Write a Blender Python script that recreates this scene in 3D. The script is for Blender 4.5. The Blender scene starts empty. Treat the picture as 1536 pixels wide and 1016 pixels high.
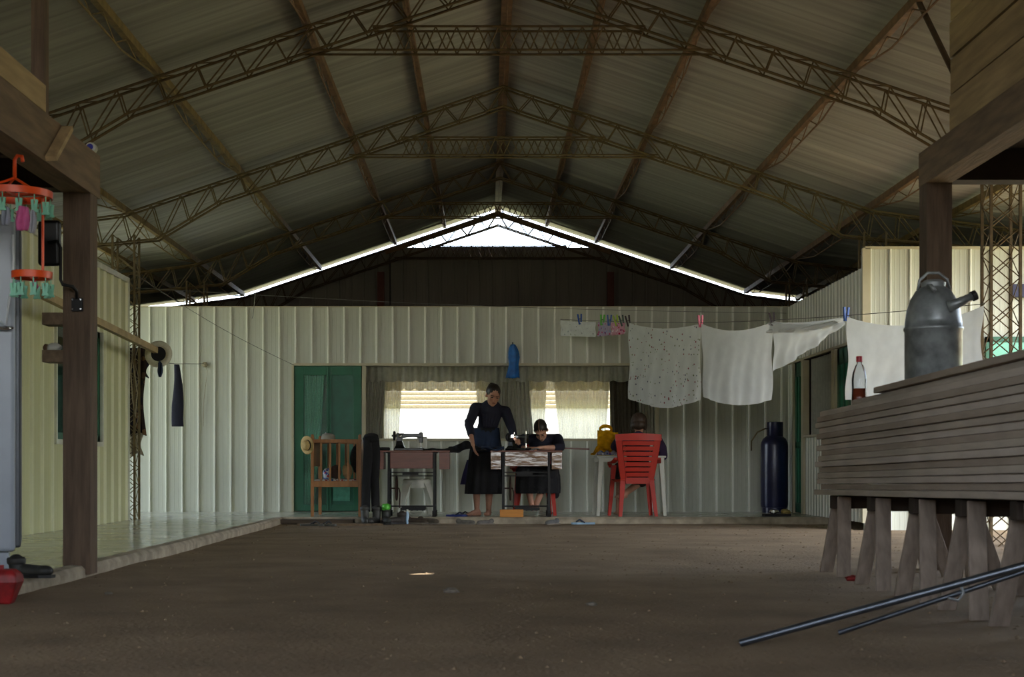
import bpy, bmesh, math, random
from mathutils import Vector, Matrix, Euler
R = math.radians
random.seed(7)
scn = bpy.context.scene
COL = scn.collection
# ---- camera geometry: pixel (u,v) at depth d (metres along +Y) -> world ----
FPX, CU, CV, HC = 2200.0, 730.0, 702.0, 0.706
SLAB = 0.083
def P(u, v, d): return Vector(((u-CU)*d/FPX, d, HC-(v-CV)*d/FPX))
def X(u, d): return (u-CU)*d/FPX
def Z(v, d): return HC-(v-CV)*d/FPX
def srgb(r, g, b):
    f = lambda c: (c/255/12.92) if c/255 <= 0.04045 else ((c/255+0.055)/1.055)**2.4
    return (f(r), f(g), f(b), 1)
# ---------------- materials ----------------
def newmat(name):
    m = bpy.data.materials.new(name); m.use_nodes = True
    return m, m.node_tree.nodes, m.node_tree.links, m.node_tree.nodes['Principled BSDF']
def mat(name, col, rough=0.6, metal=0.0, var=0.12, nscale=6.0, bump=0.0, bscale=40.0, col2=None, stretch=None, spec=0.5, alpha=None, trans=0.0, emit=None, estr=0.0, cover=(0.35, 0.65), det=5):
    m, n, l, b = newmat(name)
    b.inputs['Roughness'].default_value = rough; b.inputs['Metallic'].default_value = metal
    b.inputs['Specular IOR Level'].default_value = spec
    tc = n.new('ShaderNodeTexCoord'); mp = n.new('ShaderNodeMapping'); l.new(tc.outputs['Object'], mp.inputs['Vector'])
    if stretch: mp.inputs['Scale'].default_value = stretch
    nz = n.new('ShaderNodeTexNoise'); nz.inputs['Scale'].default_value = nscale; nz.inputs['Detail'].default_value = det
    l.new(mp.outputs['Vector'], nz.inputs['Vector'])
    cr = n.new('ShaderNodeValToRGB'); l.new(nz.outputs['Fac'], cr.inputs['Fac'])
    cr.color_ramp.elements[0].position = cover[0]; cr.color_ramp.elements[1].position = cover[1]
    c2 = col2 or tuple(min(1, c*(1+var)) for c in col[:3])+(1,)
    c1 = col if col2 else tuple(c*(1-var) for c in col[:3])+(1,)
    cr.color_ramp.elements[0].color = c1; cr.color_ramp.elements[1].color = c2
    l.new(cr.outputs['Color'], b.inputs['Base Color'])
    if bump:
        n2 = n.new('ShaderNodeTexNoise'); n2.inputs['Scale'].default_value = bscale; n2.inputs['Detail'].default_value = 6
        l.new(mp.outputs['Vector'], n2.inputs['Vector'])
        bp = n.new('ShaderNodeBump'); bp.inputs['Strength'].default_value = bump; bp.inputs['Distance'].default_value = 0.02
        l.new(n2.outputs['Fac'], bp.inputs['Height']); l.new(bp.outputs['Normal'], b.inputs['Normal'])
    if trans: b.inputs['Transmission Weight'].default_value = trans
    if emit: b.inputs['Emission Color'].default_value = emit; b.inputs['Emission Strength'].default_value = estr
    return m
def cloth(name, col, transl=0.4, nscale=30, var=0.1, spots=None, sscale=18.0, weave=0, thresh=0.12):
    """woven cloth: diffuse + translucent"""
    m = bpy.data.materials.new(name); m.use_nodes = True
    n, l = m.node_tree.nodes, m.node_tree.links
    n.remove(n['Principled BSDF']); out = n['Material Output']
    tc = n.new('ShaderNodeTexCoord')
    nz = n.new('ShaderNodeTexNoise'); nz.inputs['Scale'].default_value = nscale; nz.inputs['Detail'].default_value = 4
    l.new(tc.outputs['Object'], nz.inputs['Vector'])
    cr = n.new('ShaderNodeValToRGB'); l.new(nz.outputs['Fac'], cr.inputs['Fac'])
    cr.color_ramp.elements[0].position = .3; cr.color_ramp.elements[1].position = .7
    cr.color_ramp.elements[0].color = tuple(c*(1-var) for c in col[:3])+(1,)
    cr.color_ramp.elements[1].color = tuple(min(1, c*(1+var)) for c in col[:3])+(1,)
    csrc = cr.outputs['Color']
    if spots:
        vo = n.new('ShaderNodeTexVoronoi'); vo.inputs['Scale'].default_value = sscale; l.new(tc.outputs['Object'], vo.inputs['Vector'])
        lt = n.new('ShaderNodeMath'); lt.operation = 'LESS_THAN'; lt.inputs[1].default_value = thresh; l.new(vo.outputs['Distance'], lt.inputs[0])
        pick = n.new('ShaderNodeValToRGB'); sp = n.new('ShaderNodeSeparateColor'); l.new(vo.outputs['Color'], sp.inputs[0]); l.new(sp.outputs[0], pick.inputs['Fac'])
        pick.color_ramp.interpolation = 'CONSTANT'
        pick.color_ramp.elements[0].color = spots[0]; pick.color_ramp.elements[1].color = spots[-1]; pick.color_ramp.elements[1].position = .66
        if len(spots) > 2:
            e = pick.color_ramp.elements.new(.33); e.color = spots[1]
        mx = n.new('ShaderNodeMix'); mx.data_type = 'RGBA'; l.new(lt.outputs[0], mx.inputs['Factor']); l.new(csrc, mx.inputs['A']); l.new(pick.outputs['Color'], mx.inputs['B'])
        csrc = mx.outputs['Result']
    d = n.new('ShaderNodeBsdfDiffuse'); t = n.new('ShaderNodeBsdfTranslucent'); mix = n.new('ShaderNodeMixShader')
    l.new(csrc, d.inputs['Color']); l.new(csrc, t.inputs['Color']); mix.inputs[0].default_value = transl
    l.new(d.outputs[0], mix.inputs[1]); l.new(t.outputs[0], mix.inputs[2]); l.new(mix.outputs[0], out.inputs[0])
    if weave:
        tr = n.new('ShaderNodeBsdfTransparent'); m2 = n.new('ShaderNodeMixShader'); m2.inputs[0].default_value = weave
        l.new(mix.outputs[0], m2.inputs[1]); l.new(tr.outputs[0], m2.inputs[2]); l.new(m2.outputs[0], out.inputs[0])
    return m
# ---------------- mesh builder ----------------
ORG = {}
class MB:
    def __init__(s): s.v = []; s.f = []
    def add(s, vs, fs):
        b = len(s.v); s.v += [Vector(q) for q in vs]; s.f += [tuple(b+i for i in f) for f in fs]; return s
    def box(s, x0, x1, y0, y1, z0, z1):
        return s.add([(x0,y0,z0),(x1,y0,z0),(x1,y1,z0),(x0,y1,z0),(x0,y0,z1),(x1,y0,z1),(x1,y1,z1),(x0,y1,z1)],
                     [(0,3,2,1),(4,5,6,7),(0,1,5,4),(1,2,6,5),(2,3,7,6),(3,0,4,7)])
    def cbox(s, c, size, rot=(0,0,0)):
        m = Euler(rot).to_matrix(); c = Vector(c); h = Vector(size)/2
        vs = [c+m@Vector((a*h.x, b*h.y, d*h.z)) for a, b, d in ((-1,-1,-1),(1,-1,-1),(1,1,-1),(-1,1,-1),(-1,-1,1),(1,-1,1),(1,1,1),(-1,1,1))]
        return s.add(vs, [(0,3,2,1),(4,5,6,7),(0,1,5,4),(1,2,6,5),(2,3,7,6),(3,0,4,7)])
    def bar(s, p, q, w, h=None, up=(0,0,1), w2=None, h2=None):
        p, q = Vector(p), Vector(q); h = h or w; w2 = w2 or w; h2 = h2 or h
        d = (q-p).normalized(); a = d.cross(Vector(up))
        if a.length < 1e-4: a = d.cross(Vector((0,1,0)))
        a.normalize(); b = a.cross(d).normalized()
        vs = [c+a*i*ww/2+b*j*hh/2 for c, ww, hh in ((p,w,h),(q,w2,h2)) for i, j in ((-1,-1),(1,-1),(1,1),(-1,1))]
        return s.add(vs, [(0,1,2,3),(7,6,5,4),(0,4,5,1),(1,5,6,2),(2,6,7,3),(3,7,4,0)])
    def tube(s, pts, r, n=8, cap=True, closed=False, ry=None):
        pts = [Vector(p) for p in pts]; k = len(pts)
        rr = r if isinstance(r, (list, tuple)) else [r]*k
        fr = None; rings = []
        for i, p in enumerate(pts):
            if closed: t = pts[(i+1) % k]-pts[i-1]
            else: t = (pts[min(i+1, k-1)]-pts[max(i-1, 0)])
            t.normalize()
            if fr is None:
                fr = t.cross(Vector((0,0,1)))
                if fr.length < 1e-3: fr = t.cross(Vector((0,1,0)))
            fr = (fr-t*fr.dot(t)); fr.normalize(); b = t.cross(fr)
            rings.append([p+fr*math.cos(2*math.pi*j/n)*rr[i]+b*math.sin(2*math.pi*j/n)*(rr[i]*(ry or 1)) for j in range(n)])
        return s.loft(rings, cap=cap and not closed, closed=closed)
    def rod(s, p, q, r, n=6): return s.tube([p, q], r, n)
    def loft(s, rings, cap=True, closed=False):
        n = len(rings[0]); vs = [q for r_ in rings for q in r_]; fs = []; k = len(rings)
        for i in range(k if closed else k-1):
            a, b = i*n, ((i+1) % k)*n
            for j in range(n): fs.append((a+j, a+(j+1) % n, b+(j+1) % n, b+j))
        if cap: fs.append(tuple(range(n))[::-1]); fs.append(tuple((k-1)*n+j for j in range(n)))
        return s.add(vs, fs)
    def lathe(s, prof, c=(0,0,0), n=20, axis='z', rot=None):
        c = Vector(c); rings = []
        for r_, z in prof:
            ring = []
            for j in range(n):
                a = 2*math.pi*j/n; q = Vector((math.cos(a)*r_, math.sin(a)*r_, z))
                if axis == 'y': q = Vector((q.x, q.z, -q.y))
                if axis == 'x': q = Vector((q.z, q.x, q.y))
                if rot: q = Euler(rot).to_matrix()@q
                ring.append(c+q)
            rings.append(ring)
        return s.loft(rings)
    def ball(s, c, r, n=12, m=8, rot=None):
        if not isinstance(r, (tuple, list)): r = (r,)*3
        c = Vector(c); M = Euler(rot).to_matrix() if rot else Matrix.Identity(3); rings = []
        for i in range(1, m):
            ph = math.pi*i/m
            rings.append([c+M@Vector((r[0]*math.sin(ph)*math.cos(2*math.pi*j/n), r[1]*math.sin(ph)*math.sin(2*math.pi*j/n), -r[2]*math.cos(ph))) for j in range(n)])
        b = len(s.v); s.loft(rings, cap=False)
        s.v += [c+M@Vector((0,0,-r[2])), c+M@Vector((0,0,r[2]))]; lo = len(s.v)-2; hi = lo+1
        for j in range(n):
            s.f.append((lo, b+(j+1) % n, b+j)); s.f.append((hi, b+(m-2)*n+j, b+(m-2)*n+(j+1) % n))
        return s
    def caps(s, p, q, r1, r2, n=14, flat=1.0, fdir=None):
        """tapered closed capsule"""
        p, q = Vector(p), Vector(q); t = (q-p); L = t.length; t.normalize()
        f = Vector(fdir) if fdir else t.cross(Vector((0,0,1)))
        if f.length < 1e-3: f = t.cross(Vector((0,1,0)))
        f = (f-t*f.dot(t)).normalized(); b = t.cross(f); rings = []
        for c, r_, sg in ((p, r1, -1), (q, r2, 1)):
            A = (80, 55, 30, 0) if sg < 0 else (0, 30, 55, 80)
            for a in A:
                cr_, off = math.cos(R(a))*r_, math.sin(R(a))*r_*sg
                rings.append([c+t*off+f*cr_*math.cos(2*math.pi*j/n)+b*cr_*flat*math.sin(2*math.pi*j/n) for j in range(n)])
        return s.loft(rings)
    def extrude(s, poly, d):
        """poly: list of 3-D points (planar), extruded by vector d"""
        n = len(poly); d = Vector(d); vs = [Vector(p) for p in poly]+[Vector(p)+d for p in poly]
        fs = [tuple(range(n))[::-1], tuple(range(n, 2*n))]+[(i, (i+1) % n, n+(i+1) % n, n+i) for i in range(n)]
        return s.add(vs, fs)
    def grid(s, fn, nx, nz):
        vs = [fn(i/nx, j/nz) for j in range(nz+1) for i in range(nx+1)]
        fs = [(j*(nx+1)+i, j*(nx+1)+i+1, (j+1)*(nx+1)+i+1, (j+1)*(nx+1)+i) for j in range(nz) for i in range(nx)]
        return s.add(vs, fs)
    def build(s, name, m, parent=None, smooth=False, mods=None, fix=True, autosm=None):
        if parent is None:
            xs = [q.x for q in s.v]; ys = [q.y for q in s.v]
            org = Vector(((min(xs)+max(xs))/2, (min(ys)+max(ys))/2, min(q.z for q in s.v)))
        else: org = ORG.get(parent.name, Vector((0,0,0)))
        me = bpy.data.meshes.new(name); me.from_pydata([q-org for q in s.v], [], s.f)
        if fix:
            bm = bmesh.new(); bm.from_mesh(me); bmesh.ops.recalc_face_normals(bm, faces=bm.faces); bm.to_mesh(me); bm.free()
        me.update(); me.materials.append(m)
        if smooth: me.shade_smooth()
        if autosm is not None:
            me.shade_smooth(); me.set_sharp_from_angle(angle=R(autosm))
        o = bpy.data.objects.new(name, me); COL.objects.link(o)
        if parent is None: o.location = org
        else: o.parent = parent
        ORG[o.name] = org
        for md in (mods or []):
            k = o.modifiers.new(md[0], md[0])
            for a, b in md[1].items(): setattr(k, a, b)
        return o
def tag(o, label=None, cat=None, group=None, kind=None):
    if label: o['label'] = label
    if cat: o['category'] = cat
    if group: o['group'] = group
    if kind: o['kind'] = kind
    return o
def thing(name, label, cat, loc=(0,0,0), group=None):
    o = bpy.data.objects.new(name, None); COL.objects.link(o); o.location = loc; o.empty_display_size = .1
    ORG[o.name] = Vector(loc); return tag(o, label, cat, group)
def struct(mb, name, m, **k):
    return tag(mb.build(name, m, **k), kind='structure')
def copy_tree(o, parent=None):
    c = o.copy(); COL.objects.link(c); c.parent = parent
    for ch in list(o.children): copy_tree(ch, c)
    ORG[c.name] = ORG.get(o.name, Vector((0,0,0)))
    return c
def move(o, loc, rz=0):
    o.location = loc; o.rotation_euler = (0,0,rz); return o
def remesh(vox, sm=2, fac=.5): return [('REMESH', dict(mode='VOXEL', voxel_size=vox, use_smooth_shade=True)), ('SMOOTH', dict(factor=fac, iterations=sm))]
# =============== materials ===============
M = {}
M['wallwhite'] = mat('painted_sheet_metal', srgb(190,192,178), .42, .0, .05, 2.2, stretch=(1,1,.25), bump=.08, bscale=6)
M['wallcream'] = mat('cream_sheet_metal', srgb(196,196,150), .45, 0, .05, 2.2, stretch=(1,1,.3))
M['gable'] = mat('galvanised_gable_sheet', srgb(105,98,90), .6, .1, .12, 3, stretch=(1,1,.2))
M['roof'] = mat('galvanised_roof_sheet', srgb(154,153,148), .6, .05, .18, 3.0, stretch=(.1,5,.1), det=8)
M['rust'] = mat('rusty_painted_steel', srgb(92,74,46), .7, .2, .3, 14)
M['rustred'] = mat('red_primer_steel', srgb(112,84,58), .7, .1, .25, 10)
M['ochre'] = mat('ochre_painted_steel', srgb(122,102,60), .65, .1, .25, 10)
M['dirt'] = mat('packed_dirt', srgb(118,98,73), .95, 0, .2, 1.6, bump=.8, bscale=40, col2=srgb(150,128,99), det=14, cover=(.28,.72))
M['concrete'] = mat('concrete_edge', srgb(158,146,126), .9, 0, .25, 7, bump=.6, bscale=25)
M['wood_post'] = mat('rough_sawn_post', srgb(98,80,64), .8, 0, .25, 5, stretch=(6,6,.6), bump=.3, bscale=14)
M['wood_beam'] = mat('weathered_beam', srgb(118,98,76), .8, 0, .22, 4, stretch=(6,.7,6), bump=.25, bscale=10)
M['wood_board'] = mat('pale_board', srgb(172,148,108), .75, 0, .2, 3, stretch=(6,.6,6), bump=.2, bscale=10)
M['wood_dark'] = mat('dark_timber', srgb(54,43,34), .85, 0, .3, 5)
M['green'] = mat('green_painted_frame', srgb(30,96,70), .45, 0, .12, 4)
M['greendark'] = mat('green_louvre', srgb(26,124,92), .5, 0, .2, 8)
M['trim'] = mat('beige_trim', srgb(186,178,150), .5, 0, .06, 5)
M['plaster'] = mat('interior_wall_paint', srgb(176,172,156), .8, 0, .05, 2)
M['shutter'] = cloth('roller_shutter_plastic', srgb(224,216,196), .5) if True else mat('roller_shutter', srgb(205,190,150), .6, 0, .05, 3)
M['curtain'] = cloth('grey_net_curtain', srgb(184,184,170), .4, 20, .08, weave=.06)
M['lace'] = cloth('cream_lace_curtain', srgb(228,224,206), .65, 60, .12, weave=.07)
M['teal'] = cloth('teal_curtain', srgb(70,160,130), .4, 30, .15)
M['rope'] = mat('old_rope', srgb(150,140,115), .9, 0, .2, 60)
M['wire'] = mat('grey_wire', srgb(130,130,125), .6, .3, .1, 30)
def glassm(name, col, rough=.02, tint=(1,1,1,1)):
    m, n, l, b = newmat(name)
    n.remove(b); out = n['Material Output']
    g = n.new('ShaderNodeBsdfGlossy'); g.inputs['Roughness'].default_value = rough; g.inputs['Color'].default_value = col
    t = n.new('ShaderNodeBsdfTransparent'); t.inputs['Color'].default_value = tint
    fr = n.new('ShaderNodeFresnel'); fr.inputs['IOR'].default_value = 1.35
    mx = n.new('ShaderNodeMixShader'); l.new(fr.outputs[0], mx.inputs[0]); l.new(t.outputs[0], mx.inputs[1]); l.new(g.outputs[0], mx.inputs[2]); l.new(mx.outputs[0], out.inputs[0])
    return m
M['glass'] = glassm('window_glass', (1,1,1,1))
M['greenglass'] = glassm('green_tinted_glass', (1,1,1,1), .05, (.6,.92,.8,1))
# tiles: glossy ceramic
def tilemat():
    m, n, l, b = newmat('glossy_floor_tile')
    tc = n.new('ShaderNodeTexCoord'); br = n.new('ShaderNodeTexBrick'); l.new(tc.outputs['Object'], br.inputs['Vector'])
    br.offset = 0; br.inputs['Scale'].default_value = 1.0; br.inputs['Brick Width'].default_value = .42; br.inputs['Row Height'].default_value = .42
    br.inputs['Mortar Size'].default_value = .006; br.inputs['Color1'].default_value = srgb(196,196,180); br.inputs['Color2'].default_value = srgb(188,190,176); br.inputs['Mortar'].default_value = srgb(104,100,88)
    nz = n.new('ShaderNodeTexNoise'); nz.inputs['Scale'].default_value = 2.5; nz.inputs['Detail'].default_value = 8; l.new(tc.outputs['Object'], nz.inputs['Vector'])
    mx = n.new('ShaderNodeMix'); mx.data_type = 'RGBA'; mx.blend_type = 'MULTIPLY'; mx.inputs['Factor'].default_value = .3
    cr = n.new('ShaderNodeValToRGB'); cr.color_ramp.elements[0].position = .35; cr.color_ramp.elements[0].color = (.62,.58,.5,1); cr.color_ramp.elements[1].position = .6; l.new(nz.outputs['Fac'], cr.inputs['Fac'])
    l.new(br.outputs['Color'], mx.inputs['A']); l.new(cr.outputs['Color'], mx.inputs['B']); l.new(mx.outputs['Result'], b.inputs['Base Color'])
    mr = n.new('ShaderNodeMapRange'); mr.inputs['To Min'].default_value = .08; mr.inputs['To Max'].default_value = .28; l.new(nz.outputs['Fac'], mr.inputs['Value']); l.new(mr.outputs[0], b.inputs['Roughness'])
    bp = n.new('ShaderNodeBump'); bp.inputs['Strength'].default_value = .25; bp.inputs['Distance'].default_value = .004; l.new(br.outputs['Fac'], bp.inputs['Height']); bp.invert = True; l.new(bp.outputs['Normal'], b.inputs['Normal'])
    return m
M['tile'] = tilemat()
# =============== roof profile ===============
RX, RZ, SL = 0.2, 5.26, .337
KL, KR = -4.35, 4.62
def zc(x):
    if KL <= x <= KR: return RZ-SL*abs(x-RX)
    if x < KL: return RZ-SL*(RX-KL)-.13*(KL-x)
    return RZ-SL*(KR-RX)-.13*(x-KR)
SHEET = .14
Y0, Y1 = -7.0, 26.62
DB = 4.348                      # bay
TR = [DB*k for k in (3.03, 4.04, 5.03, 6.01)]
# ground with soft lumps
from mathutils import noise as NZ
def gz(x, y):
    z = .016*NZ.noise(Vector((x*.6, y*.6, 0)))+.005*NZ.noise(Vector((x*2.1, y*1.3, 5)))+.0025*NZ.noise(Vector((x*6, y*6, 9)))
    return z
mb = MB()
xs = [-60,-30,-15,-9]+[-6+.08*i for i in range(151)]+[9,15,30,60]
ys = [-60,-30,-12,-4,0]+[2+.08*i for i in range(218)]+[22,26,30,40,80]
mb.add([(x, y, gz(x, y) if (-6.1 < x < 6.1 and 1 < y < 19.5) else 0) for y in ys for x in xs],
       [(j*len(xs)+i, j*len(xs)+i+1, (j+1)*len(xs)+i+1, (j+1)*len(xs)+i) for j in range(len(ys)-1) for i in range(len(xs)-1)])
struct(mb, 'ground', M['dirt'], smooth=True)
M['grass'] = mat('sunlit_grass', srgb(130,134,98), .9, 0, .25, 1.5, bump=.4, bscale=20)
mb = MB(); mb.box(-60, -9.4, -40, 60, -.1, .012); mb.box(10, 60, -40, 60, -.1, .012); mb.box(-9.4, 10, 28.5, 60, -.1, .012)
struct(mb, 'ground_grass', M['grass'])
# veranda slab: left strip and back strip, tile top with rough concrete edge
mb = MB(); mb.box(-8, -2.66, 1.0, 18.5, -.2, SLAB); mb.box(-8, 4.55, 18.56, 27, -.2, SLAB); mb.box(-8, -2.66, 18.5, 18.56, -.2, SLAB)
struct(mb, 'floor', M['tile'])
mb = MB()
def edge(pts, w, nrm):
    """rough concrete kerb strip; pts along the edge, w outward along nrm"""
    rings = []
    for i, p in enumerate(pts):
        p = Vector(p); n_ = Vector(nrm); j = .014*NZ.noise(p*3.1)+.018*NZ.noise(p*.9)
        o = p+n_*(w+j)
        rings.append([p+Vector((0,0,-.25)), o+Vector((0,0,-.25))+n_*.01, o+Vector((0,0,-.03))+n_*.012, o+Vector((0,0,-.004+j*.2))-n_*.012, p+Vector((0,0,.002))])
    mb.loft(rings)
edge([(-2.66, 1.0+.25*i, SLAB) for i in range(69)]+[(-2.66, 18.5, SLAB)], .08, (1,0,0))
edge([(-2.6+.2*i, 18.56, SLAB) for i in range(36)]+[(4.55, 18.56, SLAB)], .08, (0,-1,0))
struct(mb, 'trim_1', M['concrete'], autosm=40)
# =============== ribbed sheet walls ===============
def ribprofile(L, pitch, phase, h=.027, w=.032, minors=3):
    pts = [(0, 0)]; k = math.floor((0-phase)/pitch)-1
    ev = []
    while True:
        c = phase+k*pitch
        if c-w > L: break
        ev += [(c-w/2, 0), (c-w/3.2, h), (c+w/3.2, h), (c+w/2, 0)]
        for q in range(minors):
            m_ = c+pitch*(q+1)/(minors+1); ev += [(m_-.008, 0), (m_, .0022), (m_+.008, 0)]
        k += 1
    ev = [e for e in ev if 0.001 < e[0] < L-.001]
    return pts+ev+[(L, 0)]
def ribwall(mb, a, b, z0, z1, nrm, pitch=.229, phase=0, th=.05, **k):
    a, b, nrm = Vector((a[0], a[1], 0)), Vector((b[0], b[1], 0)), Vector((nrm[0], nrm[1], 0))
    L = (b-a).length; t = (b-a)/L
    pr = [a+t*s+nrm*h for s, h in ribprofile(L, pitch, phase, **k)]
    ring = pr+[b-nrm*th, a-nrm*th]
    zt = z1 if callable(z1) else (lambda p: z1)
    rings = [[q+Vector((0,0,z0)) for q in ring], [q+Vector((0,0,zt(q))) for q in ring]]
    mb.loft(rings)
M['rib_lit_white'] = mat('painted_lit_rib_white', srgb(236,237,226), .35, 0, .03, 4)  # paler rib colour stands in for light catching the ribs
M['rib_lit_cream'] = mat('painted_lit_rib_cream', srgb(228,228,196), .35, 0, .03, 4)  # same painted-in rib light for the cream wall
def paint_lit_ribs(o, test, key):  # puts the painted light on the raised rib faces
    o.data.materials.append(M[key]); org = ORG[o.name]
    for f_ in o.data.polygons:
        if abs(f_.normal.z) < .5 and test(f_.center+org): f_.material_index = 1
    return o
YW = 20.75; WT = 2.98; HD = 2.155
pit = 24.3*YW/FPX
ph0 = X(540.5, YW)               # a rib position
def wl(x0, x1, z0, z1): ribwall(mb, (x0, YW), (x1, YW), z0, z1, (0,-1), pit, (ph0-x0) % pit)
DX0, DX1 = X(441, YW), X(543.5, YW)
WX0, WX1 = X(549, YW), X(983, YW)
WS = Z(659.5, YW)
# unseen end and side walls, added to darken near ground and far roof
mb = MB(); ribwall(mb, (-7.5, Y0), (7.5, Y0), 0, lambda p: 2.6, (0,1), .229, 0); ribwall(mb, (7.45, 9.6), (7.45, Y0), 0, 3.4, (-1,0), .229, 0); ribwall(mb, (-7.45, Y0), (-7.45, 9.0), 0, 2.2, (1,0), .229, 0); ribwall(mb, (-7.45, 9.0), (-7.45, 17.4), 0, 2.2, (1,0), .229, 0)
ribwall(mb, (-7.4, YW+.06), (-7.4, 26.28), 0, 3.44, (1,0), .229, 0); ribwall(mb, (7.4, 26.28), (7.4, 16.63), 0, 3.5, (-1,0), .229, 0)
struct(mb, 'wall_light_block', M['gable'])
mb = MB(); wl(-8, DX0, SLAB, WT); wl(DX0, WX1+.03, HD+.02, WT); wl(DX1+.02, WX1+.03, SLAB, WS-.02); wl(WX1+.03, 4.27, SLAB, WT)
paint_lit_ribs(struct(mb, 'wall_back', M['wallwhite']), lambda c: c.y < YW-.006, 'rib_lit_white')
mb = MB()
mb.box(DX0-.01, WX1+.05, YW-.035, YW+.06, HD-.005, HD+.028)      # header rail
mb.box(DX1, WX0-.0, YW-.03, YW+.06, SLAB, HD)                    # post between door and window
mb.box(WX0, WX1, YW-.035, YW+.07, WS-.025, WS+.012)              # sill rail
mb.box(WX1, WX1+.045, YW-.03, YW+.06, SLAB, HD)
mb.box(DX0-.03, DX0, YW-.03, YW+.05, SLAB, HD+.02)
mb.box(-8, 4.27, YW-.015, YW+.055, WT-.004, WT+.012)
struct(mb, 'trim_2', M['trim'])
# left house
LX = -4.27; LY = 17.4
mb = MB(); wy0, wy1, wz0, wz1 = 14.5, 16.2, .99, 2.2
ribwall(mb, (LX, wy0), (LX, 5.0), SLAB, 2.93, (1,0), .33, .12); ribwall(mb, (LX, LY), (LX, wy1), SLAB, 2.93, (1,0), .33, .05)
ribwall(mb, (LX, wy1), (LX, wy0), SLAB, wz0, (1,0), .33, .12); ribwall(mb, (LX, wy1), (LX, wy0), wz1, 2.93, (1,0), .33, .12)
ribwall(mb, (-8, LY), (LX, LY), SLAB, 2.93, (0,1), .33, .1)
paint_lit_ribs(struct(mb, 'wall_left', M['wallcream']), lambda c: c.x > LX+.006, 'rib_lit_cream')
mb = MB(); mb.box(LX-.06, LX+.03, 5, LY+.02, 2.9, 2.96); mb.box(LX-.04, LX+.03, LY-.03, LY+.03, SLAB, 2.9)
mb.box(LX-.05, LX+.03, wy0-.04, wy1+.04, wz0-.05, wz0); mb.box(LX-.05, LX+.03, wy0-.04, wy0, wz0, wz1); mb.box(LX-.05, LX+.03, wy1, wy1+.04, wz0, wz1)
struct(mb, 'trim_3', mat('white_trim', srgb(205,206,190), .5))
mb = MB(); mb.box(LX-.5, -8, 5.05, LY-.06, 2.6, 2.66)
struct(mb, 'ceiling_left_room', M['plaster'])
# window in the left house: green sashes, pane, curtain
w = thing('window_1', None, None, (LX, wy0, wz0)); tag(w, kind='structure')
f = MB()
for a, b in ((wy0, wy0+.07), (wy0+.57, wy0+.63), (wy1-.07, wy1)): f.box(LX-.05, LX-.005, a, b, wz0, wz1)
for a, b in ((wz0, wz0+.07), (wz1-.07, wz1)): f.box(LX-.05, LX-.005, wy0, wy1, a, b)
f.build('sash', M['green'], w)
MB().box(LX-.034, LX-.026, wy0+.07, wy1-.07, wz0+.07, wz1-.07).build('pane', M['greenglass'], w)
MB().grid(lambda s, t: Vector((LX-.12+.03*math.sin(s*40), wy0+s*(wy1-wy0), wz1-t*(wz1-wz0))), 60, 4).build('curtain', M['teal'], w)
# right house: side wall and front wall
RXW, RY = 4.27, 16.57
RT = 3.185
mb = MB()
dd = lambda u: RXW*FPX/(u-CU)
d1a, d1b = dd(1192), dd(1205.5); sa, sb = dd(1207.5), dd(1251); d2a, d2b = dd(1255), dd(1276)
def rl(y1, y0, z0, z1): ribwall(mb, (RXW, y0), (RXW, y1), z0, z1, (-1,0), .16, .05, w=.026, h=.014, minors=1)
rl(YW, d1a, SLAB, WT); rl(d1a, d1b, HD, WT); rl(d1b, sb, HD, WT); rl(sa, sb, SLAB, Z(655, dd(1230))); rl(sb, d2a, SLAB, WT); rl(d2a, d2b, HD, WT); rl(d2b, RY, SLAB, WT)
ribwall(mb, (RXW, RY), (9.5, RY), -.1, RT, (0,-1), .226, (X(1305.5, RY)-RXW) % .226)
paint_lit_ribs(struct(mb, 'wall_right', M['wallwhite']), lambda c: c.y < RY-.006 or RXW-.1 < c.x < RXW-.005, 'rib_lit_white')
mb = MB(); mb.box(RXW-.03, RXW+.05, RY+.0, YW, HD, HD+.03)
for y in (d1a, d1b, sa, sb, d2a): mb.box(RXW-.03, RXW+.05, y-.03, y+.03, SLAB, HD)
mb.box(RXW-.03, RXW+.06, RY-.03, RY+.03, SLAB, RT); mb.box(RXW-.04, RXW+.05, sb, sa, Z(655, dd(1230)), Z(655, dd(1230))+.03)
mb.box(RXW-.0, 9.5, RY-.03, RY+.05, RT-.01, RT+.02)
struct(mb, 'trim_4', M['trim'])
def sidedoor(name, ya, yb):
    o = thing(name, None, None, (RXW, (ya+yb)/2, SLAB)); tag(o, kind='structure')
    y0, y1 = min(ya, yb)+.035, max(ya, yb)-.035
    f = MB(); x0, x1 = RXW, RXW+.045
    for a, b in ((y0, y0+.1), (y1-.1, y1), ((y0+y1)/2-.03, (y0+y1)/2+.03)): f.box(x0, x1, a, b, SLAB+.01, HD-.01)
    for a, b in ((SLAB+.01, SLAB+.14), (.98, 1.06), (HD-.2, HD-.01)): f.box(x0, x1, y0, y1, a, b)
    f.build('door_frame', M['green'], o)
    MB().box(RXW+.018, RXW+.03, y0, y1, SLAB+.02, HD-.02).build('door_panel', M['greendark'], o)
    return o
sidedoor('door_1', d1a, d1b); sidedoor('door_2', d2a, d2b)
o = MB().grid(lambda s, t: Vector((RXW+.09+.02*math.sin(s*70), sb+s*(sa-sb), HD-t*(HD-.9))), 90, 3)
o = struct(o, 'curtain_right_opening', M['curtain'])
MB().box(RXW+.03, RXW+.04, sb, sa, Z(655, dd(1230)), HD).build('window_pane', M['glass'], o) if False else None
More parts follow.
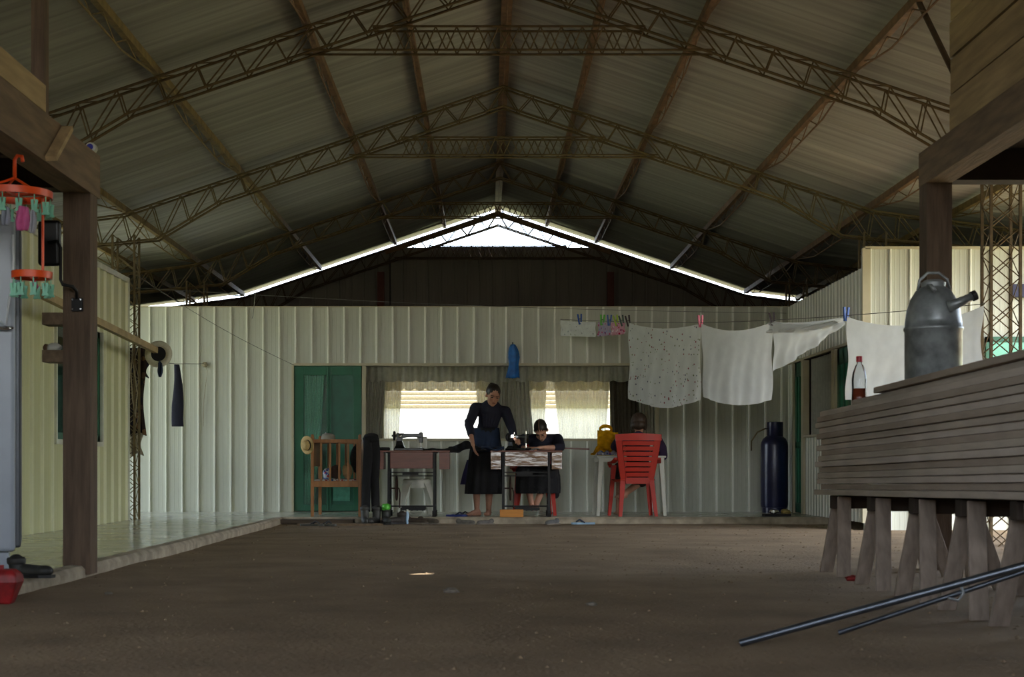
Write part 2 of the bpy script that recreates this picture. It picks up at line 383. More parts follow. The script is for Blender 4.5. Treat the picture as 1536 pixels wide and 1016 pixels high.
# window in the front wall of the right house, seen past the lattice column
mb = MB(); wx0 = X(1478, RY-.03)
w = thing('window_2', None, None, (wx0+.6, RY-.03, Z(530, RY))); tag(w, kind='structure')
za, zb = Z(575, RY), Z(506, RY)
f = MB()
for a, b in ((wx0, wx0+.06), (wx0+1.14, wx0+1.2), (wx0+.57, wx0+.63)): f.box(a, b, RY-.06, RY-.022, za, zb)
for a, b in ((za, za+.06), (zb-.06, zb)): f.box(wx0, wx0+1.2, RY-.06, RY-.022, a, b)
f.build('sash', M['green'], w)
MB().box(wx0+.03, wx0+1.17, RY-.045, RY-.035, za+.03, zb-.03).build('pane', mat('teal_window_pane', srgb(70,170,140), .15), w)
# gable wall behind
YG = 26.3
gx0, gx1 = -7.42, 7.42
def gtop(x): return min(4.66, zc(x)+.05)
GW0, GW1, GS, GH = X(574, YG), X(918, YG), 1.05, 2.38
GM0, GM1 = X(738, YG), X(790, YG)
mb = MB()
brk = sorted(set([gx0, KL, KR, gx1, RX-(RZ-4.61)/SL, RX+(RZ-4.61)/SL]))
for a, b in zip(brk[:-1], brk[1:]):
    ribwall(mb, (a, YG), (b, YG), GH, lambda p: gtop(p.x), (0,-1), .229, (0.1-a) % .229)
for a, b in ((gx0, GW0), (GW1, gx1)): ribwall(mb, (a, YG), (b, YG), 0, GH, (0,-1), .229, 0)
ribwall(mb, (GW0, YG), (GW1, YG), 0, GS, (0,-1), .229, 0)
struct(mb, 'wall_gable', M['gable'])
mb = MB()
for u in (572, 915): mb.box(X(u,YG)-.06, X(u,YG)+.06, YG-.16, YG-.03, WT, 4.2)
struct(mb, 'trim_5', mat('dark_red_stud', srgb(84,40,30), .7))
# room behind the window
mb = MB(); mb.box(-3.0, 4.2, YW+.1, YG-.06, 2.62, 2.68); struct(mb, 'ceiling_room', M['plaster'])
mb = MB(); mb.box(-3.05, -2.98, YW+.06, YG-.04, SLAB, 2.68); mb.box(4.16, 4.22, YW+.06, YG-.04, SLAB, 2.68); struct(mb, 'wall_room_side', M['plaster'])
mb = MB(); mb.box(-2.98, GW0, YG-.09, YG-.03, SLAB, 2.62); mb.box(GW1, 4.16, YG-.09, YG-.03, SLAB, 2.62); mb.box(GW0, GW1, YG-.09, YG-.03, SLAB, GS); mb.box(GW0, GW1, YG-.09, YG-.03, GH, 2.62); mb.box(GM0, GM1, YG-.09, YG-.03, GS, GH)
struct(mb, 'wall_room_far', M['plaster'])
# far windows: frame, pane, half lowered shutter
for i, (a, b) in enumerate(((GW0, GM0), (GM1, GW1))):
    w = thing('window_%d' % (3+i), None, None, ((a+b)/2, YG, GS)); tag(w, kind='structure')
    f = MB(); f.box(a, a+.04, YG-.05, YG+.05, GS, GH); f.box(b-.04, b, YG-.05, YG+.05, GS, GH); f.box(a, b, YG-.05, YG+.05, GS, GS+.05); f.box(a, b, YG-.05, YG+.05, GH-.04, GH)
    f.build('window_frame', M['trim'], w)
    MB().box(a+.04, b-.04, YG-.004, YG+.004, GS+.05, GH-.04).build('pane', M['glass'], w)
    sb_ = Z(613, YG); k = MB(); z = sb_
    while z < GH-.02:
        k.extrude([(a+.04, YG+.06, z), (a+.04, YG+.075, z+.02), (a+.04, YG+.075, z+.055), (a+.04, YG+.06, z+.071)], (b-a-.08, 0, 0)); z += .077
    k.build('shutter_slats', M['shutter'], w)
# =============== roof sheets ===============
def roofsheet(x0, x1, name, hole=None):
    mb = MB(); pitch = .1; pts = []; y = Y0
    while y <= Y1+1e-6:
        pts.append(y); y += pitch/4
    amp = [0, .011, 0, -.011]
    def zz(x, i): return zc(x)+SHEET+.012+amp[i % 4]-(.016 if i % 44 == 3 else 0)
    hx0, hx1, hy0, hy1 = hole if hole else (0, 0, 0, 0)
    cols = [x0]+([hx0, hx1] if hole else [])+[x1]; cols.sort()
    for i in range(len(pts)-1):
        for a, b in zip(cols[:-1], cols[1:]):
            if hole and a == hx0 and b == hx1 and hy0 < pts[i]+pitch/8 < hy1: continue
            mb.add([(a, pts[i], zz(a, i)), (b, pts[i], zz(b, i)), (b, pts[i+1], zz(b, i+1)), (a, pts[i+1], zz(a, i+1))], [(0,1,2,3)])
    return struct(mb, name, M['roof'], smooth=False, fix=False)
SUN_ROT = (R(-26), R(14), 0)      # sun direction
# sun: direction of travel
SD = (Euler(SUN_ROT).to_matrix()@Vector((0,0,-1))).normalized()
spot = P(633, 863, 9.65); spot.z = 0
# trace the sun beam back up to the roof plane (left slope or right slope)
t = 5.2
for _ in range(60):
    q = spot-SD*t; t += ((zc(q.x)+SHEET)-q.z)/(-SD.z)
hq = spot-SD*t
hole = (hq.x-.055, hq.x+.055, hq.y-.05, hq.y+.05)
h_left, h_right = (hole if hq.x < RX else None), (hole if hq.x >= RX else None)
RW = 7.6
roofsheet(KL, RX-.006, 'ceiling_left', h_left); roofsheet(RX+.006, KR, 'ceiling_right', h_right)
roofsheet(-RW, KL, 'ceiling_left_eave'); roofsheet(KR, RW, 'ceiling_right_eave')
# ridge cap
mb = MB(); mb.add([(RX-.17, Y0, zc(RX-.17)+SHEET+.045), (RX, Y0, RZ+SHEET+.06), (RX+.17, Y0, zc(RX+.17)+SHEET+.045),
                   (RX-.17, Y1, zc(RX-.17)+SHEET+.045), (RX, Y1, RZ+SHEET+.06), (RX+.17, Y1, zc(RX+.17)+SHEET+.045)], [(0,1,4,3),(1,2,5,4)])
struct(mb, 'ceiling_ridge_cap', M['roof'])
# purlins
def purlin(x, label, m, w=.055, h=.075, bow=.13):
    o = thing('purlin', label, 'purlin', (x, Y0, zc(x)), 'lattice purlins under the roof')
    z = zc(x)+SHEET-h/2-.02
    c = MB(); c.box(x-w/2, x+w/2, Y0, 26.2, z-h/2, z+h/2); c.build('top_flange', m, o)
    b = MB(); ys = [-4.3, 0]+[DB*k for k in (1, 2.03, 3.03, 4.04, 5.03, 6.01)]
    for a, e in zip(ys[:-1], ys[1:]):
        L = e-a; f = lambda s: z-h/2-bow*min(1, s/.28, (1-s)/.28)
        pts = [(x, a+L*s, f(s)) for s in (0.02, .28, .5, .72, .98)]
        b.tube(pts, .009, 5)
        n = 12
        for i in range(2, n-1):
            s0, s1 = i/n, (i+1)/n
            p = (x, a+L*s0, z-h/2) if i % 2 else (x, a+L*s0, f(s0)); q = (x, a+L*s1, f(s1)) if i % 2 else (x, a+L*s1, z-h/2)
            b.rod(p, q, .006, 4)
    b.build('lower_truss_rod', m, o); return o
purlin(RX, 'red brown ridge purlin at the peak of the roof', M['rustred'], w=.11, h=.1, bow=.06)
wd = ['nearest the ridge', 'second down from the ridge', 'third down from the ridge', 'at the bend above the inner columns', 'out over the eave']
for i, x in enumerate((-.75, -1.63, -2.97, -4.35, -5.23)):
    purlin(x, 'ochre purlin under the left roof slope, '+wd[i], M['ochre'] if i in (2,3,4) else M['rustred'])
for i, x in enumerate((1.07, 1.95, 3.3, 4.62, 5.54)):
    purlin(x, 'rusty brown purlin under the right roof slope, '+wd[i], M['ochre'] if i > 3 else M['rustred'])
# trusses: box lattice, rafters with two top and two bottom chords, web, collar tie, columns
def lattice(mb, A, B, off, wv, n, r, diag=True, double=True):
    """planar box lattice between chord paths A (top) and B (bottom), doubled along off"""
    off = Vector(off)
    def at(path, s):
        k = len(path)-1; L = [0]
        for i in range(k): L.append(L[-1]+(path[i+1]-path[i]).length)
        t = s*L[-1]
        for i in range(k):
            if t <= L[i+1]+1e-9: return path[i].lerp(path[i+1], (t-L[i])/max(1e-6, L[i+1]-L[i]))
        return path[-1]
    for sd in (-.5, .5):
        o = off*sd
        for i in range(n):
            a, b = (A, B) if i % 2 == 0 else (B, A)
            mb.rod(at(a, i/n)+o, at(b, (i+1)/n)+o, wv, 5)
    for i in range(0, n, 2):
        mb.rod(at(A, i/n)-off*.5, at(A, min(1, (i+1)/n))+off*.5, wv*.8, 4)
def truss(y, label, m, colL=True, colR=True, zb=-.05, cw=.26):
    o = thing('roof_truss', label, 'roof truss', (RX, y, 0), 'lattice steel roof trusses')
    W, dp = .15, .235
    top = [Vector((-7.4, y, zc(-7.4))), Vector((KL, y, zc(KL))), Vector((RX, y, RZ)), Vector((KR, y, zc(KR))), Vector((7.4, y, zc(7.4)))]
    xl, xr = -4.19, 4.49
    bot = [Vector((-7.4, y, zc(-7.4)-.2)), Vector((xl-.26, y, zc(KL)-.34)), Vector((xl+.25, y, zc(KL)-.29)), Vector((xl+1.0, y, zc(xl+1.0)-dp)), Vector((RX, y, RZ-dp)), Vector((xr-1.0, y, zc(xr-1)-dp)), Vector((xr-.25, y, zc(KR)-.29)), Vector((xr+.26, y, zc(KR)-.34)), Vector((7.4, y, zc(7.4)-.2))]
    for name, path in (('top_chord', top), ('bottom_chord', bot)):
        c = MB()
        for sd in (-.5, .5): c.tube([p+Vector((0, W*sd, 0)) for p in path], .013, 6)
        c.build(name, m, o)
    wb = MB()
    lattice(wb, top[1:3], [bot[1], bot[2], bot[3], bot[4]], (0,W,0), .0075, 26, 0)
    lattice(wb, [top[3], top[2]], [bot[7], bot[6], bot[5], bot[4]], (0,W,0), .0075, 26, 0)
    lattice(wb, [top[1], top[0]], [bot[1], bot[0]], (0,W,0), .0075, 18, 0)
    lattice(wb, top[3:5], bot[7:9], (0,W,0), .0075, 18, 0)
    wb.build('web_bracing', m, o)
    z0, z1 = 4.44, 4.65; hw = (RZ-.2-z0)/SL; hw1 = (RZ-.2-z1)/SL
    c = MB(); A = [Vector((RX-hw1, y, z1)), Vector((RX+hw1, y, z1))]; B = [Vector((RX-hw, y, z0)), Vector((RX+hw, y, z0))]
    for sd in (-.5, .5):
        for p in (A, B): c.rod(p[0]+Vector((0,W*sd,0)), p[1]+Vector((0,W*sd,0)), .011, 5)
    n = 26
    for i in range(n):
        x0, x1 = RX-hw1+2*hw1*i/n, RX-hw1+2*hw1*(i+1)/n; s = -1 if i % 2 else 1
        for sd in (-.5, .5):
            a, b = (z1, z0) if i % 2 == 0 else (z0, z1)
            if sd > 0: a, b = b, a
            c.rod((x0, y+W*sd, a), (x1, y+W*sd, b), .0065, 4)
    c.build('collar_tie', m, o)
    for x, s, on in ((xl, -1, colL), (xr, 1, colR)):
        if not on: continue
        c = MB(); x0, x1 = sorted((x, x+s*cw)); ya, yb = y-.12, y+.12; zt = zc(x)-.3
        for xx in (x0, x1):
            for yy in (ya, yb): c.bar((xx, yy, zb), (xx, yy, zt), .024, .024)
        n = int((zt-zb)/.21)
        for i in range(n):
            za_, zb_ = zb+(zt-zb)*i/n, zb+(zt-zb)*(i+1)/n
            for yy in (ya, yb):
                c.rod((x0, yy, za_), (x1, yy, zb_), .0055, 4); c.rod((x1, yy, za_), (x0, yy, zb_), .0055, 4)
            for xx in (x0, x1):
                a, b = (ya, yb) if i % 2 else (yb, ya); c.rod((xx, a, za_), (xx, b, zb_), .0055, 4)
        c.build('column', m, o)
    return o
M['trussb'] = mat('olive_brown_steel', srgb(100,86,54), .7, .1, .25, 12)
M['darkrust'] = mat('dark_rusty_steel', srgb(74,56,40), .75, .2, .25, 14)
truss(DB*2.02, 'nearest roof truss, only its lower end brace near the right loft in view', M['darkrust'], False, False)
truss(TR[0], 'nearest full roof truss, on the lattice column where the clothesline is tied', M['rust'], False, True)
truss(TR[1], 'middle roof truss, landing on the column beside the left house corner', M['trussb'], True, True, zb=SLAB-.02)
truss(TR[2], 'third roof truss, whose columns stand behind the white wall', M['rust'], True, True, zb=SLAB-.02)
truss(TR[3]-.0, 'far roof truss against the dark gable under the bright gap', M['darkrust'], False, False)
mb = MB(); y = TR[3]+.0     # reddish plank fixed along the far truss top chord
for s in (-1, 1): mb.bar((RX, y-.1, RZ-.05), (RX+s*2.0, y-.1, RZ-.05-2.0*SL), .03, .09)
struct(mb, 'trim_6', M['rustred'])
# =============== timber lofts left and right of the camera ===============
lf = thing('timber_loft', 'weathered timber loft frame on a square brown post at left foreground', 'loft', (-2.62, 9.5, 0))
MB().box(-2.71, -2.535, 9.38, 9.55, SLAB-.06, 2.47).build('post', M['wood_post'], lf)
b = MB(); b.box(-2.71, -2.53, 2.0, 9.6, 2.465, 2.745); b.build('beam', M['wood_beam'], lf)
MB().box(-2.66, -2.53, 2.0, 8.42, 2.748, 2.90).build('edge_board', M['wood_board'], lf)
for yy, x0 in ((8.5, -2.64), (6.9, -2.64), (7.55, -2.66)):
    MB().box(x0, x0+.075, yy, yy+.09, 2.748, 4.1).build('stud', M['wood_post'], lf)
MB().box(-4.2, -2.712, 9.38, 9.55, 2.5, 2.74).build('cross_beam', M['wood_dark'], lf)
for k in range(8): MB().box(-4.2, -2.712, 2.2+k*.9, 2.28+k*.9, 2.52, 2.70).build('joist', M['wood_dark'], lf)
MB().box(-4.2, -2.72, 2.0, 9.6, 2.75, 2.78).build('deck_boards', M['wood_dark'], lf)
MB().bar((-2.515, 8.41, 2.48), (-2.515, 8.74, 2.73), .03, .1, up=(1,0,0)).build('cleat', M['wood_board'], lf)
MB().box(-4.2, -4.05, 9.38, 9.55, SLAB, 2.5).build('post', M['wood_post'], lf)
MB().box(-2.78, -2.62, 2.0, 2.17, SLAB-.06, 2.47).build('post', M['wood_post'], lf)
rt = thing('timber_loft', 'timber loft clad in pale horizontal boards on a post at right foreground', 'loft', (3.03, 10.2, 0))
MB().box(3.03+.0, 3.205, 10.1, 10.27, -.05, 2.675).build('post', M['wood_post'], rt)
MB().box(3.025, 3.2, 3.0, 10.27, 2.67, 2.905).build('beam', M['wood_beam'], rt)
b = MB()
for k in range(4):
    z0 = 2.91+k*.24; b.box(3.03+.006*(k % 2), 3.06, 3.0, 9.6, z0, z0+.226)
b.box(3.07, 3.1, 9.5, 9.56, 2.95, 3.85)
b.build('side_boards', M['wood_board'], rt)
MB().box(3.205, 6.5, 10.1, 10.27, 2.69, 2.9).build('cross_beam', M['wood_dark'], rt)
for k in range(8): MB().box(3.205, 6.5, 3.2+k*.8, 3.28+k*.8, 2.7, 2.88).build('joist', M['wood_dark'], rt)
MB().box(3.21, 6.5, 3.0, 10.2, 2.91, 2.94).build('deck_boards', M['wood_dark'], rt)
b = MB()
for k in range(2): b.box(3.07, 6.2, 9.57, 9.6, 2.945+k*.24, 3.18+k*.24)
b.build('end_boards', M['wood_board'], rt)
MB().box(3.06, 3.23, 3.0, 3.17, -.05, 2.67).build('post', M['wood_post'], rt)
MB().box(6.3, 6.5, 10.1, 10.27, -.05, 2.69).build('post', M['wood_post'], rt)
o = tag(MB().rod((3.3, 11.2, zc(3.3)+.05), P(1450, 150, 10.7), .022, 6).build('brace_rod', M['darkrust']), 'dark brace rod running from a right purlin down behind the loft', 'brace')
# =============== materials for things ===============
M['skin'] = mat('skin', srgb(176,128,104), .55, 0, .06, 20)
M['skin2'] = mat('pale_skin', srgb(196,148,126), .55, 0, .06, 20)
M['hairdark'] = mat('dark_brown_hair', srgb(34,26,22), .5, 0, .3, 60, stretch=(1,1,.2))
M['hairbrown'] = mat('brown_hair', srgb(58,42,29), .55, 0, .3, 60, stretch=(1,1,.2))
M['navy'] = mat('navy_dress_cloth', srgb(19,20,40), .85, 0, .15, 12, bump=.2, bscale=60)
M['navyblue'] = mat('blue_apron_cloth', srgb(24,40,66), .85, 0, .15, 12)
M['black'] = mat('black_cloth', srgb(19,19,23), .9, 0, .2, 12, bump=.2, bscale=60)
M['purple'] = mat('dark_purple_cloth', srgb(48,32,62), .85, 0, .15, 12, bump=.2, bscale=50)
M['lip'] = mat('lips', srgb(130,80,70), .5)
M['scalp'] = mat('hair_parting', srgb(150,118,98), .6)
def frame(c, rot):
    m = Euler(rot).to_matrix(); c = Vector(c)
    return (lambda x, y, z: c+m@Vector((x, y, z))), tuple(rot)
def head(mb, c, rot, k=1.0):
    f, r = frame(c, rot)
    mb.ball(f(0, .012*k, .03*k), (.074*k, .092*k, .098*k), 16, 12, r)
    mb.ball(f(0, -.02*k, -.04*k), (.06*k, .07*k, .075*k), 14, 10, r)
    mb.ball(f(0, -.058*k, -.088*k), (.026*k, .024*k, .022*k), 10, 8, r)
    mb.caps(f(0, -.083*k, .012*k), f(0, -.104*k, -.026*k), .008*k, .015*k, 8)
    mb.ball(f(0, -.08*k, -.058*k), (.026*k, .014*k, .014*k), 10, 8, r)
    mb.ball(f(0, -.074*k, .032*k), (.05*k, .018*k, .012*k), 10, 8, r)
    for s in (-1, 1):
        mb.ball(f(s*.038*k, -.066*k, -.02*k), (.02*k, .018*k, .02*k), 8, 6, r)
        mb.ball(f(s*.077*k, .01*k, -.004*k), (.01*k, .02*k, .032*k), 8, 6, r)
    return f, r
def face(parent, f, r, k=1.0):
    for s in (-1, 1):
        MB().ball(f(s*.031*k, -.082*k, .008*k), (.014*k, .006*k, .006*k), 8, 6, r).build('eye', M['hairdark'], parent, smooth=True)
        MB().caps(f(s*.014*k, -.09*k, .03*k), f(s*.05*k, -.079*k, .031*k), .0045*k, .003*k, 6).build('eyebrow', M['hairdark'], parent, smooth=True)
    MB().ball(f(0, -.092*k, -.056*k), (.022*k, .006*k, .006*k), 8, 6, r).build('mouth', M['lip'], parent, smooth=True)
def hand(mb, w, d, nrm, spread=.0, curl=.5, k=1.0, side=1):
    """five fingered hand: wrist point w, direction d, palm normal nrm (fingers curl towards it)"""
    w, d, nrm = Vector(w), Vector(d).normalized(), Vector(nrm); nrm = (nrm-d*nrm.dot(d)).normalized(); s = d.cross(nrm)*side
    pal = w+d*.05*k
    mb.caps(w-d*.03*k, w+d*.015*k, .026*k, .024*k, 10, flat=.75, fdir=s)
    mb.caps(w+d*.01*k, w+d*.075*k, .030*k, .038*k, 12, flat=.36, fdir=s)
    for i, (o, L) in enumerate(((-.030, .066), (-.010, .078), (.011, .073), (.031, .056))):
        p0 = w+d*.082*k+s*o*k; a = curl*.5; p1 = p0+(d*math.cos(a)+nrm*math.sin(a)+s*o*spread*8)*L*.45*k
        a = curl*1.2; p2 = p1+(d*math.cos(a)+nrm*math.sin(a))*L*.32*k
        a = curl*1.8; p3 = p2+(d*math.cos(a)+nrm*math.sin(a))*L*.25*k
        mb.caps(p0-d*.012*k, p1, .0092*k, .0085*k, 8); mb.caps(p1, p2, .0085*k, .0078*k, 8); mb.caps(p2, p3, .0078*k, .0068*k, 8)
    t0 = w+d*.02*k-s*.024*k; t1 = t0+(d*.7-s*.75+nrm*.25).normalized()*.04*k; t2 = t1+(d*.95-s*.25+nrm*.3).normalized()*.03*k
    mb.caps(t0, t1, .013*k, .0105*k, 8); mb.caps(t1, t2, .0105*k, .009*k, 8)
def foot(mb, ank, toe, k=1.0):
    ank, toe = Vector(ank), Vector(toe); d = toe-ank; d.z = 0; L = d.length; d.normalize(); s = d.cross(Vector((0,0,1)))
    z0 = toe.z
    heel = Vector((ank.x, ank.y, z0+.028))-d*.035
    mb.caps(ank, heel, .036*k, .03*k, 12); ball_ = Vector((ank.x, ank.y, z0+.022))+d*(L*.72)
    mb.caps(ank+Vector((0,0,-.02)), ball_, .034*k, .026*k, 12, flat=1.0); mb.caps(heel, ball_, .028*k, .022*k, 10)
    mb.ball(ball_, (.044*k, .05*k, .02*k), 12, 8)
    for i in range(5):
        o = (-.032+.016*i)*k; ln = (.055, .05, .044, .038, .03)[i]
        mb.caps(ball_+s*o+d*.02, ball_+s*o+d*ln+Vector((0,0,-.008)), .0105 if i == 0 else .0085, .009 if i == 0 else .0072, 8)
def skirt(mb, secs, folds=15, amp=.03, n=120, ph=0, th=.012):
    """secs: (centre, rx, ry, fold) from waist to hem; closed thick shell"""
    def ring(c, rx, ry, a, inn=0):
        out = []
        for j in range(n):
            t = 2*math.pi*j/n; w = 1+a*(.6*math.cos(folds*t+ph)+.4*math.cos((folds*.5+3)//1*t+1.3+ph))
            out.append(Vector(c)+Vector(((rx*w-inn)*math.cos(t), (ry*w-inn)*math.sin(t), 0)))
        return out
    rings = [ring(c, rx, ry, a*amp) for c, rx, ry, a in secs]+[ring(c, rx, ry, a*amp, th) for c, rx, ry, a in secs[::-1]]
    mb.loft(rings)
# ---------------- standing woman ----------------
D = 19.0
wm = thing('person', 'standing barefoot woman in dark navy dress reaching from fabric to sewing machine', 'person', P(727, 774, D))
b = MB(); hc = P(739.5, 594, D-.10); hr = (R(24), R(6), R(16))
f, r = head(b, hc, hr, 1.12)
b.caps(hc+Vector((0, .03, -.06)), P(737, 616, D), .052, .06, 14)
b.caps(P(735, 620, D), P(731, 645, D+.03), .13, .11, 16, flat=.72, fdir=(1,0,0)); b.caps(P(731, 645, D+.03), P(728, 684, D+.05), .12, .145, 16, flat=.8, fdir=(1,0,0))
b.caps(P(717, 611, D), P(755, 616, D), .055, .055, 14)
sl, el, wl_, hl = P(715, 612, D), P(703.5, 639, D-.12), P(709.5, 667, D-.46), P(713, 680, D-.47)
b.caps(sl, el, .05, .041, 12); b.caps(el, wl_, .040, .026, 12)
hand(b, wl_, P(715.5, 689, D-.46)-wl_, (.9, .2, -.2), curl=.4, side=1)
sr, er, wr = P(756, 617, D), P(767, 641, D-.1), P(772, 657, D-.28)
b.caps(sr, er, .05, .041, 12); b.caps(er, wr, .040, .026, 12)
hand(b, wr, P(779, 664, D-.42)-wr, (0, -.2, -1), curl=.6, side=-1)
for kn, an, toe, hip in ((P(714, 722, D), P(715.5, 764, D+.02), P(699.5, 773.8, D-.06), P(719, 690, D+.05)), (P(734, 724, D+.04), P(733, 765, D+.1), P(729, 774.2, D-.08), P(736, 690, D+.05))):
    b.caps(hip, kn, .085, .055, 14); b.caps(kn, kn.lerp(an, .35), .05, .052, 14); b.caps(kn.lerp(an, .35), an, .052, .034, 14)
    toe.z = SLAB; foot(b, Vector((an.x, an.y, SLAB+.08)), toe)
b.build('body', M['skin'], wm, mods=remesh(.0058, 2))
h = MB(); h.ball(f(0, .03, .05), (.094, .112, .104), 18, 14, r); h.ball(f(0, .135, .075), (.055, .042, .052), 12, 10, r); h.caps(f(-.07, .0, .03), f(-.07, .05, -.03), .02, .02); h.caps(f(.07, .0, .03), f(.07, .05, -.03), .02, .02)
h.build('hair', M['hairdark'], wm, mods=remesh(.006, 2))
face(wm, f, r, 1.12)
g = MB()
g.caps(P(736, 617, D), P(731, 643, D+.03), .155, .125, 18, flat=.78, fdir=(1,0,0)); g.caps(P(716.5, 612, D), P(756, 617, D), .07, .07, 16)
g.caps(P(737, 607.5, D), P(736.5, 614, D), .062, .09, 16)
g.ball(P(713.5, 612, D), (.075, .075, .07)); g.ball(P(758.5, 617.5, D), (.072, .075, .07))
g.caps(P(712.5, 614, D), P(703.5, 637, D-.11), .074, .062); g.caps(P(703.5, 637, D-.11), P(706.5, 652, D-.28), .06, .048); g.ball(P(704, 632, D-.09), (.068, .066, .04))
g.caps(P(759, 619, D), P(767, 640, D-.1), .072, .062); g.caps(P(767, 640, D-.1), P(770.5, 652, D-.22), .06, .046)
g.caps(P(731, 640, D+.03), P(730.5, 647, D+.04), .13, .135, 18, flat=.8, fdir=(1,0,0))
for k in range(5): g.caps(P(724+5*k, 622, D-.1), P(725+3.4*k, 640, D-.085), .012, .01, 6)
g.build('blouse', M['navy'], wm, mods=remesh(.009, 2))
s_ = MB(); skirt(s_, [(P(731, 642, D+.03), .135, .115, .2), (P(730, 652, D+.04), .165, .15, .7), (P(729, 672, D+.04), .205, .19, 1), (P(727.5, 700, D+.04), .225, .215, 1.4), (P(726.5, 722, D+.04), .238, .235, 1.8), (P(726, 741, D+.04), .245, .245, 2.1)], 15, .032)
s_.build('skirt', M['black'], wm, smooth=True)
a = MB()
def apr(s, t):
    u0, u1 = 711-3*t, 749-1*t+1.5*math.sin(t*3); u = u0+(u1-u0)*s
    return P(u, 642+36*t, D+.03-.128-.075*min(1, t*1.8)*1.0-.09*math.sin(math.pi*s)*(.7+.3*t)+.09+.012*math.sin(s*30+2*t)*t)
a.grid(apr, 40, 14); a.build('apron', M['navyblue'], wm, smooth=True, fix=False, mods=[('SOLIDIFY', dict(thickness=.008, offset=0))])
u_ = MB(); skirt(u_, [(P(712, 690, D+.12), .1, .1, .5), (P(709, 712, D+.13), .13, .12, 1.4), (P(707, 727, D+.13), .14, .13, 2)], 9, .05, 80)
u_.build('underskirt', mat('violet_blue_underskirt', srgb(38,32,74), .85), wm, smooth=True)
# ---------------- seated woman at the right-hand machine ----------------
D = 19.22
ws = thing('person', 'seated woman with parted dark hair bent over her sewing on the table', 'person', P(806, 772, D))
b = MB(); hc = P(811.5, 646.5, D-.2); hr = (R(48), R(-4), R(-14))
f, r = head(b, hc, hr, 1.12)
b.caps(hc+Vector((0, .06, -.03)), P(811, 661, D-.02), .05, .06)
TZ = Z(677, 18.62)
b.caps(P(811, 668, D), P(808, 700, D+.14), .125, .11, 16, flat=.75, fdir=(1,0,0)); b.caps(P(808, 700, D+.14), P(806, 713, D+.16), .12, .14, 16, flat=.8, fdir=(1,0,0))
b.caps(P(790, 659, D-.02), P(834, 659, D-.02), .055, .055)
def arm(b, sh, el, wr, k=1.0):
    b.caps(sh, el, .048*k, .04*k); b.caps(el, wr, .04*k, .026*k)
eR, wR = Vector((X(841, D-.22), D-.22, TZ+.05)), Vector((X(809, D-.46), D-.46, TZ+.045))
eL, wL = Vector((X(777, D-.24), D-.24, TZ+.05)), Vector((X(789, D-.5), D-.5, TZ+.045))
arm(b, P(836, 660, D-.02), eR, wR); arm(b, P(786, 660, D-.02), eL, wL)
hand(b, wR, (-1, -.25, -.02), (-.2, 0, -1), curl=.55, side=1); hand(b, wL, (.9, -.35, -.02), (.2, 0, -1), curl=.55, side=-1)
for hx, kx, ax in ((798, 789, 797.5), (815, 822, 804)):
    hip, kn, an = P(hx, 713, D+.14), P(kx, 711, D-.3), P(ax, 758, D-.22)
    b.caps(hip, kn, .08, .06); b.caps(kn, kn.lerp(an, .35), .055, .054); b.caps(kn.lerp(an, .35), an, .054, .034)
    toe = Vector((an.x+(.01 if hx < 800 else -.0), an.y-.2, an.z-.07)); foot(b, an, toe)
b.build('body', M['skin2'], ws, mods=remesh(.0058, 2))
h = MB(); h.ball(f(0, .024, .05), (.088, .108, .1), 18, 14, r); h.ball(f(0, .125, .02), (.046, .036, .045), 12, 10, r)
h.caps(f(-.072, -.01, .03), f(-.07, .05, -.04), .02, .02); h.caps(f(.072, -.01, .03), f(.07, .05, -.04), .02, .02)
h.build('hair', M['hairdark'], ws, mods=remesh(.006, 2))
MB().tube([f(0, -.075, .09), f(0, -.03, .142), f(0, .04, .155), f(0, .1, .12)], .0045, 6).build('hair_parting', M['scalp'], ws, smooth=True)
face(ws, f, r, 1.12)
g = MB()
g.caps(P(811, 668, D), P(808, 698, D+.13), .15, .13, 18, flat=.8, fdir=(1,0,0)); g.caps(P(790, 659, D-.01), P(834, 659, D-.01), .072, .072); g.caps(P(811, 655, D-.02), P(811, 662, D), .07, .1)
g.caps(P(787, 659, D-.02), eL+Vector((0,.02,.01)), .078, .064); g.caps(eL+Vector((0,.02,.01)), eL.lerp(wL, .5), .06, .05)
g.caps(P(836, 659, D-.02), eR+Vector((0,.02,.01)), .078, .062); g.caps(eR+Vector((0,.02,.01)), eR.lerp(wR, .25), .06, .05)
g.build('blouse', M['navy'], ws, mods=remesh(.009, 2))
g = MB()
g.caps(P(798, 712, D+.14), P(786, 709, D-.3), .13, .115); g.caps(P(815, 712, D+.14), P(824, 709, D-.3), .13, .115); g.caps(P(808, 703, D+.14), P(808, 712, D+.16), .15, .16)
rings = []
for v, hw, y0, y1 in ((704, .27, -.40, .16), (718, .285, -.42, .0), (732, .29, -.40, -.05), (740, .285, -.38, -.08)):
    ring = []
    for j in range(72):
        t = 2*math.pi*j/72; c = P(806, v, D); w = 1+.03*math.cos(13*t+1)
        ring.append(Vector((c.x+hw*w*math.cos(t), D+(y0+y1)/2+(y1-y0)/2*w*math.sin(t), c.z)))
    rings.append(ring)
inn = [[q.lerp(sum(rg, Vector())/72, .06)+Vector((0,0,.0)) for q in rg] for rg in rings[::-1]]
g.loft(rings+inn); g.caps(P(834, 715, D+.05), P(833.5, 743, D+.05), .06, .05, flat=.5, fdir=(1,0,0))
g.build('skirt', M['black'], ws, mods=remesh(.01, 1))
